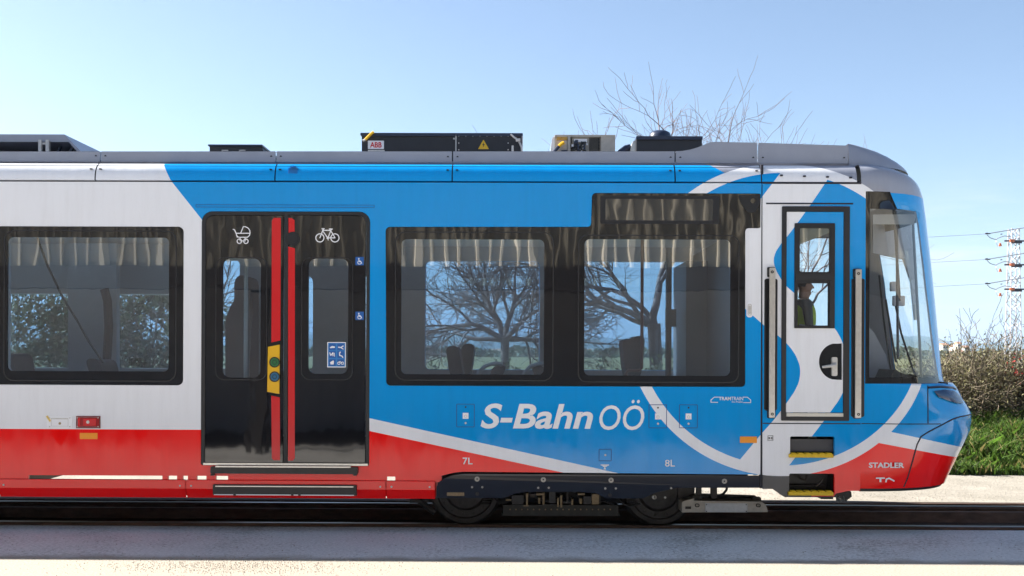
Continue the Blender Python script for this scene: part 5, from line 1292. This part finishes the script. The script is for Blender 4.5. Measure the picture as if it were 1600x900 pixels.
bare_tree('leafless tree seen through the left window behind the olive tree', txy(300, YT+3), YT+3, zfk(540, YT+3), .13,
          [(-1, .1, .5, 2.0, .5), (-.5, .2, 1, 1.6, .5), (.4, -.1, 1, 1.6, .5), (1, .2, .5, 1.8, .5), (-1, .3, .2, 2.0, .5)], 52, 3, up=.05, spread=.7, rmin=.009)

def leafy_tree(label, X, Y, h, w, seed, nleaf=9000):
    rg = np.random.default_rng(seed); t = thing('olive_tree', label, 'tree', (X, Y, 0), 'evergreen trees behind the tram')
    b = MB(); r2 = random.Random(seed); b.tube([(X, Y, -.05), (X+.05, Y, h*.2), (X-.05, Y, h*.4)], [.14, .11, .09], 8, cap=False)
    for k in range(5): grow(b, (X-.05+.02*k, Y, h*.35), (r2.uniform(-.8, .8), r2.uniform(-.8, .8), 1), h*.3, .045, 2, r2, 0, .7, 4)
    b.build('trunk', M['bark'], t, loc=(X, Y, 0), smooth='all')
    C = rg.normal(size=(46, 3)); C /= np.linalg.norm(C, axis=1)[:, None]; C *= (.45+.5*rg.random((46, 1)))
    C = C*np.array([w/2, w/2, h*.36])+np.array([X, Y, h*.62])
    P = C[rg.integers(0, 46, nleaf)]+rg.normal(size=(nleaf, 3))*np.array([.26, .26, .2])*w/3.2
    leaf_mesh('crown', P, .10, M['olive'], t, (X, Y, 0), seed); return t
leafy_tree('rounded olive tree seen through the left part of the left window', gx(105, 500, 11), 11, 3.3, 2.6, 61)
leafy_tree('grey-green olive tree filling the right part of the left window', gx(232, 500, 10), 10, 3.25, 3.0, 62)

# hedge mass along the back and the dry thicket at the right, each bush a thing
def thicket(label, X, Y, w, h, d, seed, nl=7000, ns=110, name='thicket_bush', group='bushes in the thicket', zb_=.0, red=0, lm='bushleaf', leaf=.048):
    r2 = random.Random(seed); rg = np.random.default_rng(seed)
    t = thing(name, label, 'bush', (X, Y, zb_), group)
    b = MB(); tips = []
    for k in range(ns):
        x = X+r2.gauss(0, w*.27); y = Y+r2.gauss(0, d*.27)
        hh = h*(.42+.40*r2.random())
        grow(b, (x, y, zb_-.03), (r2.uniform(-.7, .7), r2.uniform(-.7, .7), 1.0), hh*.62, .010+.007*r2.random(), 2, r2, .05, .75, 4, .05, .0045, .35, tips)
    b.build('stems', M['drytwig'], t, loc=(X, Y, zb_), smooth=False)
    T = np.array([tuple(v) for v in tips]); 
    P = T[rg.integers(0, len(T), nl)]+rg.normal(size=(nl, 3))*.08
    P = P[(P[:, 2] > zb_+.02) & (P[:, 2] < zb_+h*1.02)]
    leaf_mesh('foliage', P, leaf, M[lm], t, (X, Y, zb_), seed)
    if red:
        c = np.array([[X+r2.gauss(0, w*.25), Y-d*.35, zb_+h*(.35+.3*r2.random())] for _ in range(red)])
        Q = c[rg.integers(0, red, 16*red)]+rg.normal(size=(16*red, 3))*np.array([.09, .07, .10]); leaf_mesh('red_leaves', Q, .05, M["redleaf"], t, (X, Y, zb_), seed+1)
    return t
YBK = 7.6; ZB = .62
def bh(py, Y): return gz(py, 1530, Y)
thicket('tangled olive-brown bush nearest the tram\'s nose, bare shoots sticking up', gx(1497, 560, YBK), YBK, 1.5, 1.55, 1.1, 71, zb_=ZB)
thicket('dense brown bush in the middle of the thicket, a few red leaves in it', gx(1552, 560, YBK+.1), YBK+.1, 1.5, 1.52, 1.1, 72, zb_=ZB, red=4)
thicket('bush at the right edge of the picture, speckled with red leaves', gx(1612, 560, YBK), YBK, 1.6, 1.72, 1.1, 73, zb_=ZB, red=6)
thicket('bush behind the tram\'s nose, mostly hidden by the bumper', gx(1430, 560, YBK+.3), YBK+.3, 1.6, 1.40, 1.1, 74, zb_=ZB)
thicket('last bush of the thicket beyond the picture\'s right edge', gx(1690, 560, YBK+.2), YBK+.2, 1.7, 1.50, 1.1, 75, zb_=ZB)
# scraggly bare shoots over the thicket
b = MB(); r2 = random.Random(77)
sh = thing('bare_sapling', 'thin leafless sapling whose crooked shoots rise over the thicket', 'sapling', (gx(1510, 560, 8.4), 8.4, .6))
for px, hpy in ((1500, 520), (1506, 508), (1520, 525), (1532, 530), (1545, 512), (1556, 520), (1563, 528), (1487, 528), (1590, 528)):
    X = gx(px, 560, 8.4); H = bh(hpy, 8.4)-.7
    grow(b, (X+.15*r2.gauss(0, 1), 8.4, .6), (r2.uniform(-.25, .25), r2.uniform(-.2, .2), 1), H*.60, .012, 3, r2, .04, .8, 4, .02, .005, .30)
b.build('shoots', M['drytwig'], sh, loc=(gx(1510, 560, 8.4), 8.4, .6))
for i, px in enumerate((60, 190, 330, 655, 745, 860, 960, 1100)):
    nm = ['hedge bush behind the tram at the far left, seen through the left window', 'hedge bush behind the tram under the olive trees', 'hedge bush behind the door', 'hedge bush behind the left edge of the middle window',
          'grey-green hedge bush seen low in the middle window, left of the trunk', 'grey-green hedge bush seen low in the middle window, right of the trunk', 'pale hedge bush seen low in the right window', 'hedge bush behind the driver\'s bulkhead'][i]
    thicket(nm, gx(px, 560, 10.5), 10.5, 3.3, 1.62, 1.2, 80+i, nl=13000, ns=40, leaf=.10, name='hedge_bush', group='hedge behind the tram', zb_=.1, lm='olive')
# grassy bank
g = MB(); prof = [(5.25, -.02), (5.5, .05), (5.9, .28), (6.4, .52), (7.0, .60), (9.5, .60), (10.5, .2)]
xs_ = [2.5+.45*i for i in range(26)]; r2 = random.Random(4)
g.sheet([[(x, y+r2.uniform(-.06, .06), z+r2.uniform(-.03, .03) if z > 0 else z) for x in xs_] for y, z in prof])
tag(g.build('grass_bank', ground_mat('bank soil', (.05, .06, .02), (.075, .085, .03), (.10, .10, .045), 1.5, 12, .8), smooth='all'), kind='structure')
rg = np.random.default_rng(8); n = 60000
bx = rg.uniform(3.4, 9.5, n); by = 5.2+rg.random(n)**.9*2.6
bz = np.interp(by, [p[0] for p in prof], [p[1] for p in prof])
clump = .55+.9*(.5+.5*np.sin(bx*3.1+np.sin(by*2.3)*2)*np.sin(by*3.7+bx*1.3))
hgt = (.09+.16*rg.random(n))*clump
ang = rg.uniform(0, 2*pi, n); ln = rg.normal(0, .5, (n, 2))*hgt[:, None]; w_ = .007+.008*rg.random(n)
A = np.stack([bx, by, bz-.02], 1); sx = np.stack([np.cos(ang)*w_, np.sin(ang)*w_, 0*w_], 1); mid = A+np.stack([ln[:, 0]*.3, ln[:, 1]*.3, hgt*.6], 1); tip = A+np.stack([ln[:, 0], ln[:, 1], hgt], 1)
v = np.stack([A-sx, A+sx, mid+sx*.7, tip, mid-sx*.7], 1).reshape(-1, 3)
dry = rg.random(n) < .13; M['drygrass'] = leafmat('dry straw blades', (.26, .22, .09), .4, .4)
me = bpy.data.meshes.new('grass'); me.vertices.add(5*n); me.vertices.foreach_set('co', v.ravel()); me.loops.add(5*n); me.loops.foreach_set('vertex_index', np.arange(5*n)); me.polygons.add(n); me.polygons.foreach_set('loop_start', np.arange(0, 5*n, 5)); me.update(calc_edges=True); me.materials.append(M['grass']); me.materials.append(M['drygrass']); me.polygons.foreach_set('material_index', dry.astype(int))
tag(link(bpy.data.objects.new('grass', me)), 'rank green grass on the bank below the thicket', 'grass', kind='stuff')
# pebbles on the gravel path
rg = np.random.default_rng(3); n = 9000
P = np.stack([rg.uniform(-1, 8, n), rg.uniform(2.5, 5.3, n), np.zeros(n)], 1); s_ = (.006+.012*rg.random(n)**3)
o8 = np.array([(1, 0, 0), (0, 1, 0), (-1, 0, 0), (0, -1, 0), (0, 0, .5)]); v = (P[:, None]+o8[None]*s_[:, None, None]).reshape(-1, 3); v[:, 2] -= .004
f = np.concatenate([np.arange(n)[:, None]*5+np.array(t)[None] for t in ((0, 1, 4), (1, 2, 4), (2, 3, 4), (3, 0, 4))])
me = bpy.data.meshes.new('gravel'); me.from_pydata(v.tolist(), [], f.tolist()); me.materials.append(M['gravel']); tag(link(bpy.data.objects.new('gravel', me)), 'loose pebbles on the pale gravel path', 'gravel', kind='stuff')

# ------------------------------------------------------------------ pylon and wires
YP = 118.0
M['galv'] = mat('galvanised lattice', (.42, .41, .45), .5, .3, .15, 3); M['arm'] = mat('dark crossarm', (.05, .05, .075), .6); M['insul'] = mat('orange insulator', (.45, .12, .05), .4); M['wire'] = mat('aluminium wire', (.25, .26, .32), .5, .5)
Xp = gx(1583.5, 450, YP); ztop = gz(357, 1585, YP); kp = (D+YP)/FPX
py_ = thing('power_pylon', 'steel lattice power pylon standing behind the thicket', 'pylon', (Xp, YP, 0), None)
wb_, wt_ = 9.2*kp, 5.8*kp
def lw(z): return wb_+(wt_-wb_)*max(0, min(1, z/ztop))
for sx in (-1, 1):
    for sy in (-1, 1):
        b = MB(); b.tube([(Xp+sx*wb_, YP+sy*wb_, 0), (Xp+sx*wt_, YP+sy*wt_, ztop)], .075, 4); b.build('lattice_leg', M['galv'], py_, loc=(Xp, YP, 0))
b = MB(); zz = 0; st = 1
while zz < ztop-.8:
    z2 = min(ztop, zz+1.15)
    for sy in (-1, 1):
        b.tube([(Xp-st*lw(zz), YP+sy*lw(zz), zz), (Xp+st*lw(z2), YP+sy*lw(z2), z2)], .042, 3); b.tube([(Xp+sy*lw(zz), YP-st*lw(zz), zz), (Xp+sy*lw(z2), YP+st*lw(z2), z2)], .042, 3)
    if zz % 2 < 1.15:
        for sy in (-1, 1): b.tube([(Xp+st*lw(zz), YP+sy*lw(zz), zz), (Xp-st*lw(z2), YP+sy*lw(z2), z2)], .036, 3)
    zz = z2; st = -st
b.build('brace', M['galv'], py_, loc=(Xp, YP, 0))
wires = []
for k, (pyw, pya) in enumerate(((357, 377.5), (397, 414.5), (435, 452.5))):
    za = gz(pya, 1585, YP); b = MB(); b.box(gx(1565, pya, YP), YP-wb_-.1, za-.09, gx(1604, pya, YP), YP-wb_+.05, za+.09); b.box(gx(1575, pya, YP), YP-wb_-.12, za-.3, gx(1592, pya, YP), YP-wb_-.11, za+.02)
    ca = b.build('crossarm', M['arm'], py_, loc=(Xp, YP, 0))
    b = MB(); yw = YP-wb_-.3
    X0, Z0 = at(1541, pyw+8.5, yw); X1, Z1 = at(1583, pyw+1.5, yw)
    b.tube([(X0, yw, Z0), (X1, yw, Z1), (gx(1640, pyw, yw), yw, gz(pyw-7, 1640, yw))], .05, 4, 1)
    for dx, dz, q in ((0, 0, 1), (4, 1, .8), (23, 3, .6)): 
        xx, zc_ = X0+dx*kp, Z0-dz*kp*.3; b.tube([(xx-1.6*kp*q, yw, zc_+.5*kp), (xx+2.6*kp*q, yw, zc_+.8*kp)], 1.3*kp*q, 6, 2)
    jp = [(X0+1*kp, Z0-1*kp), (X0+6*kp, Z0-6*kp), (X0+14*kp, Z0-8.5*kp), (X0+22*kp, Z0-5*kp), (X0+28*kp, Z0-3*kp), (X0+38*kp, Z0-4*kp)]
    b.tube([(x, yw, z) for x, z in jp], .045, 4, 1)
    xi, zi = X0+22*kp, Z0-10*kp; b.tube([(xi-6*kp, yw, zi+3.5*kp), (xi-7*kp, yw, zi-3*kp), (xi-4*kp, yw, zi-9*kp)], .03, 3, 1)
    b.tube([(xi-.5*kp, yw, zi-4*kp), (xi-.5*kp, yw, zi-9*kp)], [.10, .20], 6, 0); b.tube([(X1-2*kp, yw-.1, za+1.8*kp), (X1-2*kp, yw-.1, za-2.2*kp)], .30, 6, 0)
    b.build('insulator', [M['insul'], M['wire'], M['arm']], ca, loc=(Xp, YP, 0))
    wires.append((X0, yw, Z0))
    b = MB(); Xe, Ze = -120.0, Z0-1.2
    P = []
    for i in range(21):
        t = i/20; P.append((X0+(Xe-X0)*t, yw+10*t, Z0+(Ze-Z0)*t-4*2.2*t*(1-t)))
    b.tube(P, .02, 4); o = b.build('power_line', M['wire'])
    tag(o, ['uppermost power line running left from the pylon', 'middle power line running left from the pylon', 'lowest power line running left from the pylon'][k], 'power line', 'power lines on the pylon')

# ------------------------------------------------------------------ far town and hills
M['hill'] = mat('wooded hillside', (.06, .085, .06), .95, var=.3, vscale=.004)
M['plaster'] = mat('pale plaster', (.55, .53, .50), .8); M['tile'] = mat('roof tiles', (.30, .17, .11), .85); M['hole'] = mat('window hole', (.05, .055, .06), .4)
def ridge(name, Y, f, x0, x1, n, depth):
    b = MB(); r2 = random.Random(name+'x'); rows = []
    xs_ = [x0+(x1-x0)*i/n for i in range(n+1)]
    hs_ = [f(x) for x in xs_]
    for t, hh in ((0, 0), (.25, .28), (.5, .62), (.75, .86), (1, 1), (1.6, .2)):
        rows.append([(x, Y+depth*t+(math.sin(x*.004+t*5)*.05*depth), -2+h*hh*(1+.08*math.sin(x*.011+7*t))) for x, h in zip(xs_, hs_)])
    b.sheet(rows); return tag(b.build(name, M['hill'], smooth='all'), kind='structure')
def hf(Y, base):
    def f(x):
        px = CX+FPX*x/(Y+D)
        h = base+7*math.sin(px*.011+.6)+5*math.sin(px*.027+2.0)+2.2*math.sin(px*.071)+1.2*math.sin(px*.16+1)
        return max(4, h)*(Y+D)/FPX+HC
    return f
ridge('hills', 3400, hf(4000, 22), -4200, 4200, 160, 600)
ridge('mountain', 5200, hf(6000, 30), -6500, 6500, 160, 800)
r2 = random.Random(21)
hp_ = [(1478, 545, 9, 5), (1486, 549, 8, 4), (1494, 546, 10, 5), (1503, 550, 7, 4), (1490, 553, 7, 3), (1511, 547, 8, 4), (1521, 551, 7, 4), (1500, 542, 6, 4), (770, 558, 8, 4), (781, 557, 10, 5), (792, 559, 7, 4), (806, 556, 12, 5), (818, 557, 9, 6), (829, 559, 8, 4), (838, 557, 9, 4), (672, 557, 9, 4), (684, 559, 7, 3), (920, 558, 9, 4), (934, 557, 8, 4)]
hl_ = ['leftmost pale far house of the two beside the tram nose', 'low pale far house, second from the tram nose', 'pale far house in the upper row, third from the tram nose', 'small far house in the middle of the row left of the pylon', 'lowest of the far houses beside the tram nose', 'far house second nearest to the pylon', 'far house nearest to the pylon', 'highest of the far houses under the hills',
       'leftmost far house right of the trunk in the middle window', 'wide far house close to the trunk in the middle window', 'small far house right beside the trunk in the middle window', 'widest far house in the middle window, right of the trunk', 'tallest far house in the middle window', 'second far house from the right edge of the middle window', 'far house at the right edge of the middle window', 'far house at the left edge of the middle window', 'small low far house near the left edge of the middle window',
       'left one of two far houses in the right window', 'right one of two far houses in the right window']
where = ['at the foot of the hills']*8+['in the middle window']*9+['in the right window']*2
first = {}
for i, (px, py, wpx, hpx) in enumerate(hp_):
    Yh = 620+r2.random()*260; k = (D+Yh)/FPX; X, Z = at(px, py, Yh); w_, h_ = wpx*k/2, max(3.2, hpx*k)
    zb0 = max(0, Z-hpx*k*.5) if py < 548 else 0.0
    t = thing('distant_house', hl_[i], 'house', (X, Yh, zb0), 'far houses '+where[i])
    hh = h_ if zb0 else max(h_, Z)
    b = MB(); b.box(X-w_, Yh, zb0-6, X+w_, Yh+8, zb0+hh); b.build('wall', M['plaster'], t, loc=(X, Yh, zb0))
    b = MB(); b.add([(X-w_-.4, Yh-.4, zb0+hh), (X+w_+.4, Yh-.4, zb0+hh), (X+w_+.4, Yh+8.4, zb0+hh), (X-w_-.4, Yh+8.4, zb0+hh), (X-w_-.4, Yh+4, zb0+hh+1.5), (X+w_+.4, Yh+4, zb0+hh+1.5)], [(0, 1, 5, 4), (2, 3, 4, 5), (0, 4, 3), (1, 2, 5), (0, 3, 2, 1)]); b.build('roof', M['tile'], t, loc=(X, Yh, zb0))
    for q in (-.5, .3):
        b = MB(); b.box(X+w_*q-.5, Yh-.06, zb0+hh*.45, X+w_*q+.5, Yh+.05, zb0+hh*.75); b.build('window', M['hole'], t, loc=(X, Yh, zb0))
# far tree belt at the foot of the hills
rg = np.random.default_rng(17); n = 9000
P = np.stack([rg.uniform(-420, 420, n), rg.uniform(420, 560, n), np.zeros(n)], 1); cl = (np.sin(P[:, 0]*.13)+np.sin(P[:, 0]*.041+1)+np.sin(P[:, 0]*.31+2))*.33
P[:, 2] = rg.random(n)**.8*(3.2+1.8*cl)
leaf_mesh('woods', P, 3.2, M['olive'], None, (0, 0, 0), 17, .7, kind='stuff')['label'] = 'far belt of dark trees at the foot of the hills'

# ------------------------------------------------------------------ the shed the picture is taken from (seen in the glass)
M['clad'] = mat('pale ribbed cladding', (.48, .44, .36), .55, .1, .15, 1.5); M['shedwall'] = mat('grey shed wall', (.72, .72, .75), .8, var=.15, vscale=.6); M['shedsteel'] = mat('dark shed steel', (.06, .055, .055), .6)
YS, ZL = -8.3, 2.85
shed = thing('industrial_shed', 'ribbed metal shed with a wide doorway facing the tram, mirrored in its windows', 'shed', (0, YS-14, 0))
b = MB(); prof = []; x = -30.0
while x < 30: prof += [(x, 0), (x+.165, 0), (x+.185, .055), (x+.230, .055)]; x += .25
b.sheet([[(px_, YS+py2, z) for px_, py2 in prof] for z in (ZL+.40, 5.4)], flip=False); b.build('cladding', M['clad'], shed)
b = MB(); b.box(-30, YS-.25, ZL, 30, YS+.07, ZL+.40); b.build('lintel', M['shedsteel'], shed)
b = MB(); b.box(-30, YS-5, 5.4, 30, YS+.2, 5.5); b.build('roof', M['shedsteel'], shed)
b = MB(); b.box(-30, YS-5.3, -.02, 30, YS-5, 5.4); b.build('wall', M['shedwall'], shed)
for sx in (-30.2, 30): 
    b = MB(); b.box(sx, YS-5, -.02, sx+.2, YS-.3, 5.39); b.build('wall', M['shedwall'], shed)
for px_ in (-13.5, -4.6, 4.6, 13.5):
    b = MB(); b.box(px_-.15, YS-.24, .0, px_+.15, YS+.05, ZL-.002); b.build('post', M['shedsteel'], shed)

slab('shed_floor', -30, YS-5, 30, YS-1.35, 0.004, mat('dark shed floor', (.055, .05, .045), .7, var=.4, vscale=.8), .1)

# the air between here and the hills
def haze_mat():
    m = bpy.data.materials.new('haze'); m.use_nodes = True; n, l = m.node_tree.nodes, m.node_tree.links; n.clear()
    o = n.new('ShaderNodeOutputMaterial'); v = n.new('ShaderNodeVolumePrincipled'); v.inputs['Color'].default_value = (.48, .68, .97, 1); v.inputs['Density'].default_value = 1.1e-4; v.inputs['Anisotropy'].default_value = 0.2
    l.new(v.outputs[0], o.inputs['Volume']); return m
b = MB(); b.box(-9500, -400, -3, 9500, 9500, 320); tag(b.build('haze', haze_mat()), 'thin blue haze over the fields and hills', 'haze', kind='stuff')

# loose grit swept onto the paving in front of the tram
rg = np.random.default_rng(12); n = 3600
P = np.stack([rg.normal(-2.3, .55, n), -1.62+rg.normal(0, .17, n), np.zeros(n)], 1)
P = np.concatenate([P, np.stack([rg.uniform(-5.5, 5.5, 900), rg.uniform(-2.4, -.2, 900), np.zeros(900)], 1)]); n = len(P)
s_ = .003+.007*rg.random(n)**2; v = (P[:, None]+np.array([(1, 0, 0), (0, .9, 0), (-1, .1, 0), (.1, -1, 0), (.1, 0, .9)])[None]*s_[:, None, None]).reshape(-1, 3); v[:, 2] -= .001
f = np.concatenate([np.arange(n)[:, None]*5+np.array(t)[None] for t in ((0, 1, 4), (1, 2, 4), (2, 3, 4), (3, 0, 4))])
me = bpy.data.meshes.new('grit'); me.from_pydata(v.tolist(), [], f.tolist()); me.materials.append(mat('brown grit', (.30, .26, .21), .9, var=.4, vscale=30)); tag(link(bpy.data.objects.new('grit', me)), 'loose brown grit scattered on the paving', 'gravel', kind='stuff')
